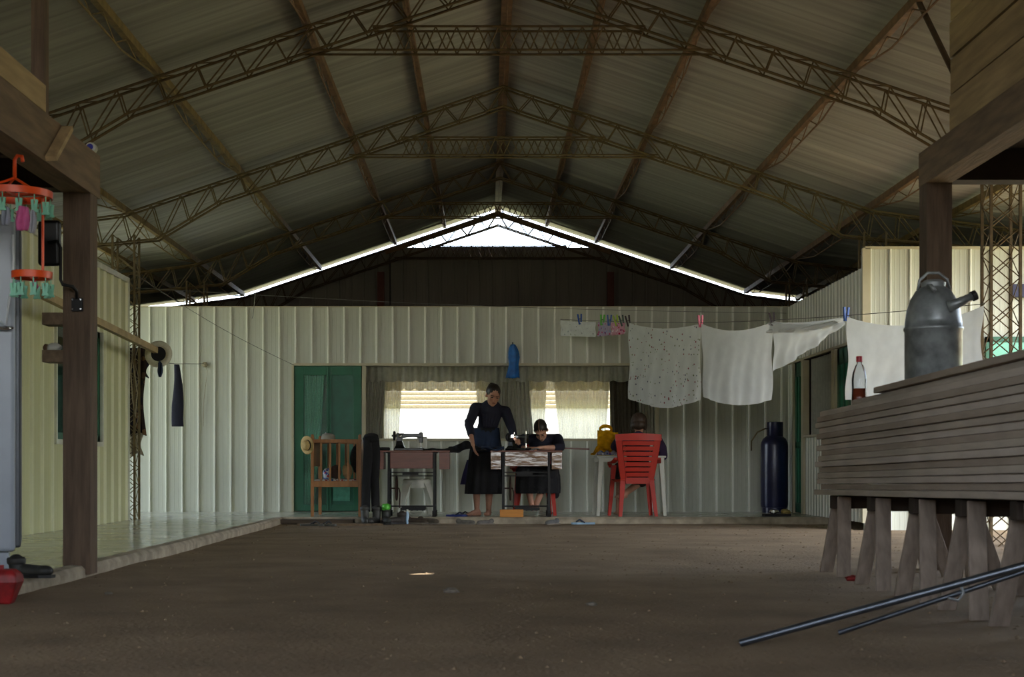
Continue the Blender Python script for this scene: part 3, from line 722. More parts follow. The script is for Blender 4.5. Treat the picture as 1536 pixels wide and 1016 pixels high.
# ---------------- person on the red chair, back to the camera ----------------
D = 19.05
wc = thing('person', 'person in dark purple shirt seated in the red chair, back turned', 'person', P(955, 772, D))
b = MB(); hc = P(958.5, 637, D+.12); hr = (R(-30), R(4), R(170))
f, r = head(b, hc, (R(28), R(0), R(172)), 1.06)
b.caps(hc+Vector((0, -.03, -.05)), P(958, 655, D+.03), .05, .06)
b.caps(P(957, 668, D+.02), P(956, 700, D-.04), .125, .12, 16, flat=.75, fdir=(1,0,0)); b.caps(P(956, 700, D-.04), P(956, 711, D-.03), .12, .14, 16, flat=.8, fdir=(1,0,0))
b.caps(P(934, 662, D+.04), P(981, 660, D+.04), .055, .055)
T3 = Z(683, 19.1)
e1, w1 = P(923, 670, D+.2), Vector((X(935, D+.42), D+.42, T3+.045)); e2, w2 = P(994.5, 684, D+.12), Vector((X(972, D+.4), D+.4, T3+.045))
arm(b, P(932, 662, D+.04), e1, w1); arm(b, P(983, 661, D+.04), e2, w2); hand(b, w1, (.5, .8, -.05), (.2, 0, -1), curl=.5, side=1); hand(b, w2, (-.6, .8, -.05), (-.2, 0, -1), curl=.5, side=-1)
hip, kn, an = P(948, 711, D-.02), P(930, 712, D+.38), P(927.5, 764, D+.3)
b.caps(hip, kn, .085, .058); b.caps(kn, an, .055, .034); foot(b, Vector((an.x, an.y, SLAB+.08)), Vector((an.x-.01, an.y+.2, SLAB)))
hip, kn, an = P(965, 711, D-.02), P(962, 722, D+.38), P(936, 742, D-.02)
b.caps(hip, kn, .085, .058); b.caps(kn, an, .055, .036); foot(b, an, an+Vector((-.12, -.14, -.05)))
b.build('body', M['skin'], wc, mods=remesh(.0062, 2))
h = MB(); h.ball(f(0, .03, .03), (.108, .122, .118), 18, 14, r); h.ball(f(0, .075, -.045), (.09, .065, .07), 14, 10, r)
for s in (-1, 1): h.ball(f(s*.08, .02, -.02), (.03, .06, .075), 10, 8, r)
h.build('hair', M['hairbrown'], wc, mods=remesh(.006, 1))
face(wc, f, r, 1.06)
g = MB(); g.caps(P(957, 666, D+.02), P(956, 704, D-.04), .155, .145, 18, flat=.78, fdir=(1,0,0)); g.caps(P(935, 661, D+.04), P(980, 659, D+.04), .075, .075); g.caps(P(958, 653, D+.04), P(958, 660, D+.03), .065, .1)
g.caps(P(931, 661, D+.05), e1, .08, .066); g.caps(e1, e1.lerp(w1, .7), .062, .048); g.caps(P(984, 660, D+.05), P(992, 672, D+.1), .08, .07); g.caps(P(992, 672, D+.1), e2, .07, .062); g.caps(e2, e2.lerp(w2, .6), .06, .048)
g.build('shirt', M['purple'], wc, mods=remesh(.009, 2))
g = MB(); g.caps(P(948, 711, D-.02), P(931, 713, D+.36), .115, .09); g.caps(P(965, 711, D-.02), P(962, 722, D+.36), .11, .085); g.caps(P(956, 700, D-.03), P(956, 710, D-.03), .145, .155); g.caps(P(927, 700, D+.12), P(926, 711, D+.16), .05, .05)
g.build('skirt', M['black'], wc, mods=remesh(.01, 1))
M['redplastic'] = mat('red_plastic', srgb(170,40,24), .45, 0, .06, 4, spec=.3)
M['whiteplastic'] = mat('white_plastic', srgb(205,205,192), .4, 0, .05, 4)
M['laminate'] = mat('reddish_brown_laminate', srgb(112,62,44), .35, 0, .12, 6, stretch=(1,6,8))
M['shinylam'] = mat('glossy_brown_panel', srgb(120,88,60), .16, 0, .15, 5, bump=.35, bscale=5, stretch=(1,1,3), spec=1.0)
M['iron'] = mat('black_cast_iron', srgb(26,25,25), .5, .4, .2, 20)
M['ironrust'] = mat('rusty_cast_iron', srgb(62,40,30), .7, .3, .3, 20)
M['enamel'] = mat('black_enamel', srgb(18,18,20), .2, 0, .1, 10)
M['chrome'] = mat('chrome', srgb(220,220,220), .12, 1.0, .03, 10)
M['cribwood'] = mat('varnished_crib_wood', srgb(156,106,58), .45, 0, .18, 5, stretch=(5,5,.8))
M['galv'] = mat('galvanised_steel', srgb(140,144,144), .36, .5, .4, 9, bump=.15, bscale=12)
# ---------------- monobloc armchair (local: seat faces +Y) ----------------
def armchair(label):
    o = thing('plastic_armchair', label, 'chair', (0,0,0), 'red plastic armchairs')
    m = M['redplastic']; SH = .44; TOP = .99
    s = MB()
    def seatfn(x_, y_): return SH+.012*math.cos(y_*6)-.01*(1-(x_/.24)**2)
    s.grid(lambda a, t: Vector(((a-.5)*(.44+.06*t), -.22+.46*t, seatfn((a-.5)*.48, t))), 10, 10)
    s.build('seat', m, o, smooth=True, mods=[('SOLIDIFY', dict(thickness=.014, offset=-1)), ('BEVEL', dict(width=.004, segments=2))])
    def bw(z): t = (z-SH)/(TOP-SH); return .205+.085*min(1, max(0, t))**.8
    def by(z, x=0): t = (z-SH)/(TOP-SH); return -.215-.10*t+.04*(x/.28)**2
    b = MB()
    for sd in (-1, 1):
        rings = []
        for i in range(13):
            z = SH+(TOP-SH)*i/12; w = bw(z); iw = w-.078+.0*(i/12)
            y = by(z, w)
            rings.append([Vector((sd*w, y-.004, z)), Vector((sd*w, y+.028, z)), Vector((sd*(w-.008), y+.012, z)), Vector((sd*iw, y+.008, z)), Vector((sd*iw, y-.008, z)), Vector((sd*(w-.008), y-.008, z))])
        b.loft(rings)
    n = 24; rings = []
    for i in range(n+1):
        x = -bw(TOP)+2*bw(TOP)*i/n; y = by(TOP, x); zt = TOP+.012*(1-(x/.3)**2)
        rings.append([Vector((x, y-.008, TOP-.075+.0*zt)), Vector((x, y+.01, TOP-.075)), Vector((x, y+.012, zt)), Vector((x, y-.008, zt))])
    b.loft(rings)
    b.box(-.15, .15, by(SH)-.008, by(SH)+.012, SH-.045, SH+.03)
    b.build('backrest_frame', m, o, autosm=35)
    for k in range(7):
        z0 = SH+.04+k*.063; z1 = z0+.049; w = bw((z0+z1)/2)-.074+.0; rings = []
        for i in range(13):
            x = -w+2*w*i/12; rings.append([Vector((x, by(z0, x)-.007, z0)), Vector((x, by(z0, x)+.007, z0)), Vector((x, by(z1, x)+.007, z1)), Vector((x, by(z1, x)-.007, z1))])
        MB().loft(rings).build('back_slat', m, o, autosm=35)
    for sx in (-1, 1):
        for sy in (-1, 1):
            L = MB(); tx, ty = (.2, -.2) if sy < 0 else (.235, .225); bx, by_ = (.235, -.27) if sy < 0 else (.275, .25); top = SH if sy < 0 else .62
            rings = []
            for z, w in ((0, .030), (.2, .04), (top, .055)):
                q = z/top; x = bx+(tx-bx)*q; y = by_+(ty-by_)*q
                rings.append([Vector((sx*(x+.012), y-.0, z)), Vector((sx*(x+.012), y-sy*w, z)), Vector((sx*(x+.0), y-sy*w, z)), Vector((sx*(x-.002), y-sy*.012, z)), Vector((sx*(x-w), y-sy*.012, z)), Vector((sx*(x-w), y, z))])
            L.loft(rings); L.build('leg', m, o, autosm=35)
        a = MB(); pts = [(sx*.262, by(.72, .27)+.01, .7), (sx*.29, -.12, .655), (sx*.292, .08, .65), (sx*.27, .2, .64), (sx*.25, .232, .6)]
        rings = []
        for i, p in enumerate(pts):
            w = (.03, .028, .028, .026, .022)[i]; h = .012
            rings.append([Vector(p)+Vector((dx*w, 0, dz*h)) for dx, dz in ((-1,-1),(1,-1),(1.1,0),(1,1),(-1,1))])
        a.loft(rings); a.build('armrest', m, o, smooth=False, mods=[('BEVEL', dict(width=.004, segments=2))])
    return o
ch = armchair('red slatted plastic armchair under the person with back turned')
c2 = copy_tree(ch); c2['label'] = 'red plastic armchair behind the sewing table, mostly hidden by the seated woman'
move(ch, (X(951.5, 18.9), 18.95, SLAB), R(8)); ch.scale = (1.04, .9, 1.06)
move(c2, (X(801, 19.35), 19.33, SLAB), R(180)); c2.scale = (1.0, .95, .95)
# ---------------- treadle sewing tables ----------------
def sewing_table(label, w, panel, top, lab2=None):
    o = thing('sewing_table', label, 'sewing table', (0,0,0), 'treadle sewing tables')
    H = .843; dp = .44; fx = .29
    MB().box(-w/2, w/2, -dp/2, dp/2, H-.02, H).build('table_top', top, o, mods=[('BEVEL', dict(width=.004, segments=2))])
    MB().box(-.27, .27, -dp/2+.012, dp/2-.03, H-.23 if panel is top else H-.2, H-.021).build('front_panel', panel, o, mods=[('BEVEL', dict(width=.003, segments=2))])
    for s in (-1, 1):
        MB().box(min(s*(w/2-.005), s*(w/2-.135)), max(s*(w/2-.005), s*(w/2-.135)), -dp/2+.02, dp/2-.03, H-.24, H-.021).build('drawer', panel, o, mods=[('BEVEL', dict(width=.003, segments=2))])
    for s in (-1, 1):
        L = MB(); x = s*fx
        for y0, y1 in ((-.18, -.2), (.18, .2)):
            L.bar((x, y1, .02), (x, y0*.8, H-.03), .03, .03); L.bar((x, y0*1.15, .0), (x, y0*1.0, .07), .05, .045)
        L.bar((x, -.15, H-.24), (x, .15, H-.24), .018, .03); L.bar((x, -.17, .14), (x, .17, .14), .018, .03)
        L.tube([(x, .16*math.cos(t), .36+.16*math.sin(t)) for t in [i*math.pi/8 for i in range(16)]], .008, 6, closed=True)
        L.tube([(x, -.16, .15), (x, -.05, .3), (x, .02, .38), (x, .1, .5), (x, .15, .62)], .008, 6); L.tube([(x, .16, .15), (x, .05, .3), (x, -.02, .38), (x, -.1, .5), (x, -.15, .62)], .008, 6)
        L.box(x-.035, x+.035, -.16, .16, H-.035, H-.021)
        L.build('stand_side', M['iron'], o)
    for ya_, z_, w_ in ((-.12, .52, .014), (-.12, .565, .014), (0, .13, .02)): MB().bar((-fx, ya_, z_), (fx, ya_, z_), w_, w_).build('cross_bar', M['iron'], o)
    MB().box(-.12, .08, -.11, .0, .53, .56).build('belt_guard', M['iron'], o)
    p = MB(); p.box(-.14, .17, -.17, .13, .09, .1)
    for k in range(5): p.box(-.14+.068*k, -.125+.068*k, -.17, .13, .075, .112)
    p.box(-.14, .17, -.18, -.165, .08, .12); p.box(-.14, .17, .125, .14, .08, .12)
    p.build('treadle_pedal', M['iron'], o)
    q = MB(); cx = -.2
    q.tube([(cx, .15*math.cos(t), .36+.15*math.sin(t)) for t in [i*math.pi/12 for i in range(24)]], .011, 6, closed=True)
    for k in range(5): a = k*2*math.pi/5; q.bar((cx, 0, .36), (cx, .15*math.cos(a), .36+.15*math.sin(a)), .012, .012)
    q.rod((-fx, 0, .36), (cx+.03, 0, .36), .012); q.build('flywheel', M['ironrust'], o)
    MB().tube([(cx+.03, 0, .36), (cx+.045, -.02, .3), (cx+.04, -.04, .11)], .009, 6).build('pitman_rod', M['ironrust'], o)
    return o
t1 = sewing_table('treadle sewing table with plain reddish brown panels beside the crib', .975, M['laminate'], M['laminate'])
move(t1, (X(617, 18.6), 18.82, SLAB))
t2 = sewing_table('treadle sewing table with glossy reflecting panels in front of seated woman', .915, M['shinylam'], M['laminate'])
move(t2, (X(789.5, 18.6), 18.82, SLAB))
TT = SLAB+.843
def sewing_machine(label, lamp=False):
    o = thing('sewing_machine', label, 'sewing machine', (0,0,0), 'black hand-wheel sewing machines')
    b = MB(); b.box(-.17, .2, -.085, .085, 0, .035); b.build('bed', M['enamel'], o, mods=[('BEVEL', dict(width=.008, segments=2))])
    a = MB()
    a.loft([[Vector((cx+sx*w, sy*d, z)) for sx, sy in ((-1,-1),(1,-1),(1,1),(-1,1))] for cx, w, d, z in ((-.1, .065, .07, .035), (-.1, .048, .045, .07), (-.105, .036, .035, .13), (-.105, .04, .035, .19), (-.105, .042, .035, .225), (-.105, .03, .028, .235))])
    a.loft([[Vector((x, c*.033, z+s_*h)) for c, s_ in ((-1,-.8),(-.7,-1),(.7,-1),(1,-.8),(1,.8),(.7,1),(-.7,1),(-1,.8))] for x, z, h in ((-.14, .198, .03), (-.08, .2, .036), (-.02, .203, .027), (.06, .205, .023), (.13, .203, .028), (.165, .2, .033))])
    a.loft([[Vector((x, c*.03, z)) for x, c in ((.135,-1),(.18,-1),(.186,0),(.18,1),(.135,1))] for z in (.105, .24)])
    a.build('arm', M['enamel'], o, mods=[('BEVEL', dict(width=.006, segments=2))])
    k = MB(); k.lathe([(.0, -.018), (.03, -.018), (.058, -.014), (.064, -.006), (.064, .006), (.058, .014), (.03, .018), (0, .018)], (-.168, 0, .2), 24, 'x'); k.rod((-.2, 0, .2), (-.13, 0, .2), .014, 10)
    k.build('hand_wheel', M['iron'], o, smooth=True)
    k = MB(); k.rod((.16, 0, .24), (.16, 0, .285), .005); k.rod((-.06, 0, .225), (-.06, 0, .275), .004); k.rod((.2, 0, .23), (.255, 0, .235), .003); k.rod((.16, 0, .045), (.16, 0, .11), .006); k.lathe([(0,0),(.018,0),(.018,.008),(0,.01)], (.16, 0, .24), 12); k.box(.145, .175, -.015, .015, .04, .046)
    k.build('needle_bar', M['chrome'], o)
    MB().lathe([(0, -.005), (.026, -.004), (.026, .004), (.018, .008), (0, .009)], (-.1, -.04, .2), 18, 'y').build('chrome_cover', M['chrome'], o, smooth=True)
    if lamp:
        MB().lathe([(0, 0), (.018, .004), (.032, .03), (.034, .036)], (-.03, -.06, .215), 16, 'y', rot=(0,0,0)).build('lamp_hood', M['chrome'], o, smooth=True)
        MB().ball((-.03, -.085, .215), .022).build('bulb', mat('lamp_bulb', srgb(255,255,255), .3, emit=(.9,.95,1,1), estr=5.0), o, smooth=True)
    return o
m1 = sewing_machine('black sewing machine on the plain table, dark against the bright window'); move(m1, (X(612, 18.8), 18.8, TT)); m1.scale = (1.04, 1, .95)
m2 = sewing_machine('black sewing machine with a lit lamp beside the standing woman', True); move(m2, (X(776, 18.75)-.0, 18.7, TT), R(-38)); m2.scale = (.85, .85, .85)
# case lid behind the machine
tag(MB().cbox((X(633, 18.93), 18.96, TT+.09), (.13, .1, .18), (0,0,R(4))).build('machine_case', M['whiteplastic'], mods=[('BEVEL', dict(width=.01, segments=2))]), 'pale box standing behind the machine on the plain sewing table', 'box')
tag(MB().cbox((X(574, 18.75), 18.75, TT+.022), (.19, .14, .04), (0,0,R(3))).build('folded_cloth', M['black'], mods=[('BEVEL', dict(width=.014, segments=3))]), 'black folded cloth on the left end of the plain sewing table', 'cloth')
# fabric being sewn, spanning the tables
def fab(s, t):
    u = 634+(753-634)*s; v0 = 675.5-10*math.exp(-((u-699)/15)**2)+.7*math.sin(u*.23)
    if u > 720: v0 = 674.5+.8*math.sin(u*.7)
    y = 18.62+.3*t+.012*math.sin(u*.5+5*t); hump = (1-(2*t-1)**2)
    dr = 1 if 676 < u < 712 else 0
    z = max(Z(v0-4*hump*(.4+dr*.6), 18.7), TT+.006)-(.03*(1-hump) if dr else 0)
    if 673 < u < 735 : z = Z(v0-3*hump+ (9 if t<.18 else 0)*math.exp(-((u-694)/22)**2), 18.7)
    return Vector((X(u, y), y, z+.004*math.sin(u*.5+9*t)))
tag(MB().grid(fab, 90, 14).build('dark_fabric', M['black'], smooth=True, fix=False, mods=[('SOLIDIFY', dict(thickness=.012, offset=0))]), 'long dark fabric stretched between the two sewing tables', 'fabric')
tag(MB().grid(lambda s, t: Vector((X(722+34*s, 18.62), 18.56+.2*t, TT+.018+.02*math.sin(s*7+t*3)+.012*math.sin(t*9))), 20, 8).build('blue_fabric', M['navyblue'], smooth=True, fix=False, mods=[('SOLIDIFY', dict(thickness=.015, offset=0))]), 'dark blue fabric piece by the standing woman\'s hand', 'fabric')
tag(MB().grid(lambda s, t: Vector((X(783+26*s, 18.62), 18.62+.2*t, TT+.012+.012*math.sin(s*9+t*3)+.006*math.sin(t*9))), 20, 8).build('pale_fabric', mat('grey_fabric', srgb(120,118,120), .9), smooth=True, fix=False, mods=[('SOLIDIFY', dict(thickness=.01, offset=0))]), 'small grey fabric piece under the seated woman\'s hands', 'fabric')
# ---------------- white stool ----------------
o = thing('plastic_stool', 'white plastic stool under the plain sewing table', 'stool', (0,0,0))
MB().lathe([(0, .40), (.15, .40), (.165, .42), (.16, .44), (.14, .45), (0, .448)], n=28).build('seat', M['whiteplastic'], o, smooth=True)
for k in range(4):
    a = math.pi/4+k*math.pi/2; c, s_ = math.cos(a), math.sin(a); L = MB()
    L.loft([[Vector((c*r_-s_*w*q1+c*th*q2, s_*r_+c*w*q1+s_*th*q2, z)) for q1, q2 in ((-1,0),(-1,1),(1,1),(1,0))] for r_, w, th, z in ((.245, .022, .03, 0), (.2, .03, .03, .22), (.165, .05, .02, .36), (.13, .06, .02, .42))])
    L.build('leg', M['whiteplastic'], o, autosm=40)
L = MB(); L.lathe([(.155, .34), (.165, .34), (.165, .42), (.155, .42)], n=28); L.build('seat_rim', M['whiteplastic'], o, autosm=40)
move(o, (X(625, 19.35), 19.35, SLAB), R(8)); o.scale = (1.12, 1.1, 1.06)
# ---------------- white table with yellow bag ----------------
T3Z = Z(684, 19.1)
o = thing('plastic_table', 'white plastic table in front of the person on the red chair', 'table', P(945, 774, 19.3))
x0, x1, ya, yb = X(896, 19.05), X(997.5, 19.05), 19.02, 19.72
MB().box(x0-.01, x1+.01, ya-.01, yb+.01, T3Z-.025, T3Z).build('table_top', M['whiteplastic'], o, mods=[('BEVEL', dict(width=.006, segments=2))])
a = MB(); a.box(x0+.02, x1-.02, ya+.01, ya+.03, T3Z-.08, T3Z-.026); a.box(x0+.02, x1-.02, yb-.03, yb-.01, T3Z-.08, T3Z-.026); a.box(x0+.01, x0+.03, ya+.02, yb-.02, T3Z-.08, T3Z-.026); a.box(x1-.03, x1-.01, ya+.02, yb-.02, T3Z-.08, T3Z-.026); a.build('apron', M['whiteplastic'], o)
for sx, xx in ((-1, x0), (1, x1)):
    for sy, yy in ((-1, ya), (1, yb)):
        L = MB(); px, py = xx-sx*.05, yy-sy*.05; bx, by = xx-sx*.005, yy-sy*.0
        L.loft([[Vector((cx+dx*w, cy+dy*w, z)) for dx, dy in ((-1,-1),(1,-1),(1,1),(-1,1))] for cx, cy, w, z in ((bx, by, .022, SLAB), (px, py, .034, T3Z-.03))]); L.build('leg', M['whiteplastic'], o, mods=[('BEVEL', dict(width=.006, segments=2))])
# yellow bag
M['yellowbag'] = cloth('yellow_plastic_bag', srgb(222,170,30), .45, 14, .25)
o = thing('carrier_bag', 'yellow plastic carrier bag with oval handle hole on the white table', 'bag', P(912, 684, 19.2))
def bagfn(s, t, off):
    u = 896+(31+6*t)*s; vt = 645+3*s+1.5*math.sin(s*9); v = vt+(683.5-vt)*t; bul = math.sin(math.pi*s)*math.sin(math.pi*min(1, t*.95+.03))
    return P(u, v, 19.42+off*(.02+.07*bul)+.012*math.sin(s*13+t*7)+.008*math.sin(t*21-s*9))
b = MB(); b.grid(lambda s, t: bagfn(s, t, -1), 22, 22); b.grid(lambda s, t: bagfn(s, t, 1), 22, 22); b.build('bag_body', M['yellowbag'], o, smooth=True, fix=False)
b = MB(); c0 = P(908.5, 644.5, 19.42)
b.tube([c0+Vector((.075*math.cos(a), 0, .045*math.sin(a))) for a in [i*math.pi/12 for i in range(24)]], [.016+.008*abs(math.sin(i*math.pi/12)) for i in range(24)], 6, closed=True, ry=.35); b.build('bag_handle', M['yellowbag'], o, smooth=True)
b = MB(); b.caps(P(897, 672, 19.36), P(891, 681, 19.3), .03, .018); b.caps(P(891, 681, 19.3), P(887, 681.5, 19.28), .018, .012); b.build('bag_knot', M['yellowbag'], o, smooth=True)
o = tag(MB().grid(lambda s, t: Vector((X(896+34*s, 19.1), 19.03+.12*t, T3Z+.012+.055*math.sin(math.pi*t)*(.6+.4*math.sin(s*11)**2))), 40, 8).build('patterned_cloth', cloth('printed_cotton', srgb(150,150,160), .2, 30, .1, spots=(srgb(160,60,110), srgb(70,90,140), srgb(220,220,220)), sscale=26, thresh=.45), smooth=True, fix=False, mods=[('SOLIDIFY', dict(thickness=.008, offset=0))]), 'crumpled printed cloth lying below the yellow bag', 'cloth')
# ---------------- crib ----------------
CX0, CX1, CY0, CY1 = X(466, 18.62), X(545, 18.62), 18.62, 19.5
ct = Z(661, CY0)-.0
o = thing('wooden_crib', 'brown wooden crib on tall legs in front of the green door', 'crib', ((CX0+CX1)/2, (CY0+CY1)/2, SLAB))
for i, (x, y) in enumerate(((CX0+.02, CY0+.02), (CX1-.045, CY0+.02), (CX0+.02, CY1), (CX1-.045, CY1))):
    L = MB(); L.box(x-.02, x+.02, y-.02, y+.02, SLAB, ct+.045); L.ball((x, y, ct+.055), (.022,.022,.025), 10, 8); L.build('leg', M['cribwood'], o, mods=[('BEVEL', dict(width=.004, segments=2))])
def rail(x0, x1, y0, y1, za, zb, nm='rail'): MB().box(x0, x1, y0, y1, za, zb).build(nm, M['cribwood'], o, mods=[('BEVEL', dict(width=.004, segments=2))])
for y in (CY0+.02, CY1):
    rail(CX0+.04, CX1-.065, y-.014, y+.014, ct-.03, ct+.015); rail(CX0+.04, CX1-.065, y-.014, y+.014, Z(731, CY0), Z(722, CY0))
    for k in range(5):
        x = CX0+.13+k*.115; rail(x-.013, x+.013, y-.009, y+.009, Z(722, CY0), ct-.03, 'slat')
for x in (CX0+.02, CX1-.045):
    rail(x-.014, x+.014, CY0+.04, CY1-.02, ct-.03, ct+.015); rail(x-.014, x+.014, CY0+.04, CY1-.02, Z(731, CY0), Z(722, CY0))
rail(CX1-.055, CX1-.035, CY0+.04, CY1-.02, Z(722, CY0), ct-.03, 'side_panel'); rail(CX0+.01, CX0+.03, CY0+.04, CY1-.02, Z(700, CY0), ct-.03, 'side_panel')
MB().box(CX0+.04, CX1-.065, CY0+.04, CY1-.02, Z(731, CY0)+.005, Z(726, CY0)).build('base_board', M['cribwood'], o)
tag(MB().box(CX0+.045, CX1-.07, CY0+.045, CY1-.025, Z(725.9, CY0), Z(719, CY0)).build('crib_mattress', cloth('crib_print', srgb(190,185,180), .1, 20, .1, spots=(srgb(150,60,60), srgb(60,90,150), srgb(90,90,90)), sscale=30, thresh=.4), mods=[('BEVEL', dict(width=.02, segments=3))]), 'thin printed mattress inside the wooden crib', 'mattress')
def bundle(name, label, cat, c, r, m, seed=1, amp=.25):
    b = MB(); b.ball((0,0,0), 1, 24, 16)
    b.v = [Vector(c)+Vector((q.x*r[0], q.y*r[1], q.z*r[2]))*(1+amp*NZ.noise(q*1.8+Vector((seed*7.1, 0, 0)))) for q in b.v]
    return tag(b.build(name, m, smooth=True), label, cat)
zm = Z(719, CY0)
bundle('stuffed_cloth', 'tan cloth bundle inside the crib', 'cloth', P(521, 707, 18.8), (.06, .07, .1), mat('tan_cloth', srgb(170,140,100), .9), 1)
bundle('cloth_bundle', 'dark cloth bundle in the middle of the crib', 'cloth', P(504, 708, 18.85), (.07, .08, .09), mat('brown_cloth', srgb(70,55,48), .9), 2)
bundle('cloth_bundle', 'white and blue bundle at the left inside the crib', 'cloth', P(490, 711, 18.8), (.05, .06, .07), cloth('blue_white_print', srgb(190,195,205), .1, 20, .1, spots=(srgb(70,90,160), srgb(180,60,70)), sscale=30, thresh=.5), 3)
bundle('grey_jacket', 'dark grey garment bunched at the right inside the crib', 'garment', P(534, 688, 18.85), (.07, .06, .17), M['black'], 4)
M['straw'] = mat('straw_hat_weave', srgb(196,168,112), .85, 0, .12, 50)
def hat(label, loc, rot, sc=1.0, m=None):
    o = thing('sun_hat', label, 'hat', (0,0,0))
    MB().lathe([(0, .10), (.05, .105), (.078, .09), (.088, .05), (.09, 0), (.12, -.004), (.165, .004), (.166, .008), (.12, .002), (.093, .006), (.09, .05), (.08, .087), (.05, .1), (0, .096)], n=32).build('crown_and_brim', m or M['straw'], o, smooth=True)
    MB().lathe([(.0905, .004), (.0945, .004), (.0925, .03), (.0885, .03)], n=32).build('hat_band', M['black'], o)
    o.location = loc; o.rotation_euler = rot; o.scale = (sc,)*3; return o
hat('straw sun hat hung on the left corner of the crib', P(461.5, 668, 18.6)+Vector((0,-.02,0)), (R(95), R(0), R(-40)), .72)
hat('pale cloth hat on top of the crib rail', P(492, 660, 19.1)+Vector((0, 0, -.03)), (R(8), R(6), 0), 1.05, mat('pale_hat_cloth', srgb(150,146,132), .9))
# black trousers hanging over the crib corner
b = MB(); 
for u0, sh in ((551, 0), (561.5, .02)):
    rings = []
    for i in range(26):
        t = i/25; v = 657+(768-657)*t; c = P(u0+(1.5 if u0 > 555 else -1.2)*t*1.5+.8*math.sin(t*5), v, 18.52+sh); w = .058-.006*t
        if t > .93: w *= 1.05
        rings.append([c+Vector((w*math.cos(a)*(1+.12*math.sin(3*a+8*t)), .03*math.sin(a)*(1+.2*math.sin(2*a+6*t)), 0)) for a in [j*math.pi/9 for j in range(18)]])
    b.loft(rings)
rings = []
for i in range(10):
    t = i/9; c = P(556+2*t, 660-6*math.sin(t*math.pi)+0*t, 18.5+.3*t); w = .1-.02*t
    rings.append([c+Vector((w*math.cos(a), 0, .035*math.sin(a))) for a in [j*math.pi/8 for j in range(16)]])
b.loft(rings)
tag(b.build('black_trousers', M['black'], smooth=True), 'black trousers hung over the right corner of the crib', 'trousers')
# ---------------- green double door ----------------
o = thing('door_3', None, None, ((DX0+DX1)/2, YW, SLAB)); tag(o, kind='structure')
f = MB(); yd0, yd1 = YW-.01, YW+.035; z0, z1 = SLAB+.012, HD-.01; xm = X(494, YW)
xl0, xl1, xr0, xr1 = X(456, YW), X(490, YW), X(497, YW), X(530, YW)
for a, b in ((DX0+.005, xl0), (xl1, xm-.008), (xm+.008, xr0), (xr1, DX1-.012)): f.box(a, b, yd0, yd1, z0, z1)
for a, b in ((z0, Z(757, YW)), (Z(563, YW), z1)): f.box(xl0, xl1, yd0, yd1, a, b); f.box(xr0, xr1, yd0, yd1, a, b)
f.box(xm-.008, xm+.008, yd0+.01, yd1, z0, z1); f.build('door_frame', M['green'], o, mods=[('BEVEL', dict(width=.004, segments=2))])
MB().box(xl0, xl1, YW+.01, YW+.016, Z(757, YW), Z(563, YW)).build('pane', glassm('dull_door_glass', (1,1,1,1), .35, (.85,.97,.93,1)), o)
M['doorpanel'] = mat('dark_green_panel', srgb(24,92,72), .35, 0, .12, 6)
MB().box(xr0, xr1, YW+.01, YW+.02, Z(757, YW), Z(563, YW)).build('panel', M['doorpanel'], o)
MB().box(xl0, xl1, YW+.14, YW+.15, Z(760, YW), Z(560, YW)).build('inner_panel', M['doorpanel'], o)
MB().box(xr0+.02, xr1-.05, YW+.004, YW+.009, Z(752, YW), Z(728, YW)).build('lower_panel', mat('pale_green_panel', srgb(84,150,128), .4, 0, .2, 14), o)
MB().box(xr0+.02, xr1-.03, YW+.004, YW+.009, Z(571, YW), Z(564.5, YW)).build('upper_strip', M['doorpanel'], o)
k = MB(); k.caps((xm-.045, yd0-.02, 1.1), (xm-.045, yd0-.02, 1.2), .008, .008, 8); k.build('handle', M['chrome'], o, smooth=True)
M['mintnet'] = cloth('mint_net_curtain', srgb(200,245,228), .1, 60, .15, weave=.12)
def curt(name, label, m, ul0, ul1, ub0, ub1, vt, vb, d, folds=9, amp=.022, cat='curtain', scal=0, group=None, nx=None, bulge=0):
    def fn(s, t):
        tt = t**1.2; u = (ul0+(ul1-ul0)*s)*(1-tt)+(ub0+(ub1-ub0)*s)*tt+bulge*math.sin(math.pi*t)*(s-.5)
        v = vt+(vb-vt)*t+(scal*abs(math.sin(s*math.pi*folds/2.5)) if scal else 0)*t
        return P(u, v, d)+Vector((0, amp*math.sin(s*folds*2*math.pi)+amp*.4*math.sin(s*folds*4.7+t*3), 0))
    o = MB().grid(fn, nx or int(folds*8), 14).build(name, m, smooth=True, fix=False)
    return tag(o, label, cat, group)
DI = YW+.07
curt('door_curtain', 'pale net curtain behind the left pane of the green door', M['mintnet'], 455, 487, 455, 472, 562, 758, DI, 8)
# front window curtains
DC = YW+.14
curt('window_curtain', 'grey curtain drawn to the left end of the long window', M['curtain'], 549, 579, 549, 573, 552, 660, DC, 6)
curt('window_curtain', 'grey curtain gathered just left of the gap behind the standing woman', M['curtain'], 733, 759, 741, 756, 552, 660, DC, 5)
curt('window_curtain', 'grey curtain flaring right of the narrow bright gap', M['curtain'], 760, 792, 757.5, 801, 552, 660, DC, 7)
curt('window_curtain', 'dim grey curtain at the right end of the long window behind the hanging sheet', M['curtain'], 956, 984, 960, 984, 552, 660, DC, 6)
curt('window_curtain', 'darker curtain strip right of the far right window', cloth('brown_net', srgb(98,92,80), .3, 20, .1), 914, 960, 918, 958, 552, 660, DC+.18, 7)
curt('valance', 'grey gathered valance along the top of the long window', M['curtain'], 549, 984, 549, 984, 550.5, 571, DC-.05, 44, .018, 'valance', 2.5, nx=420)
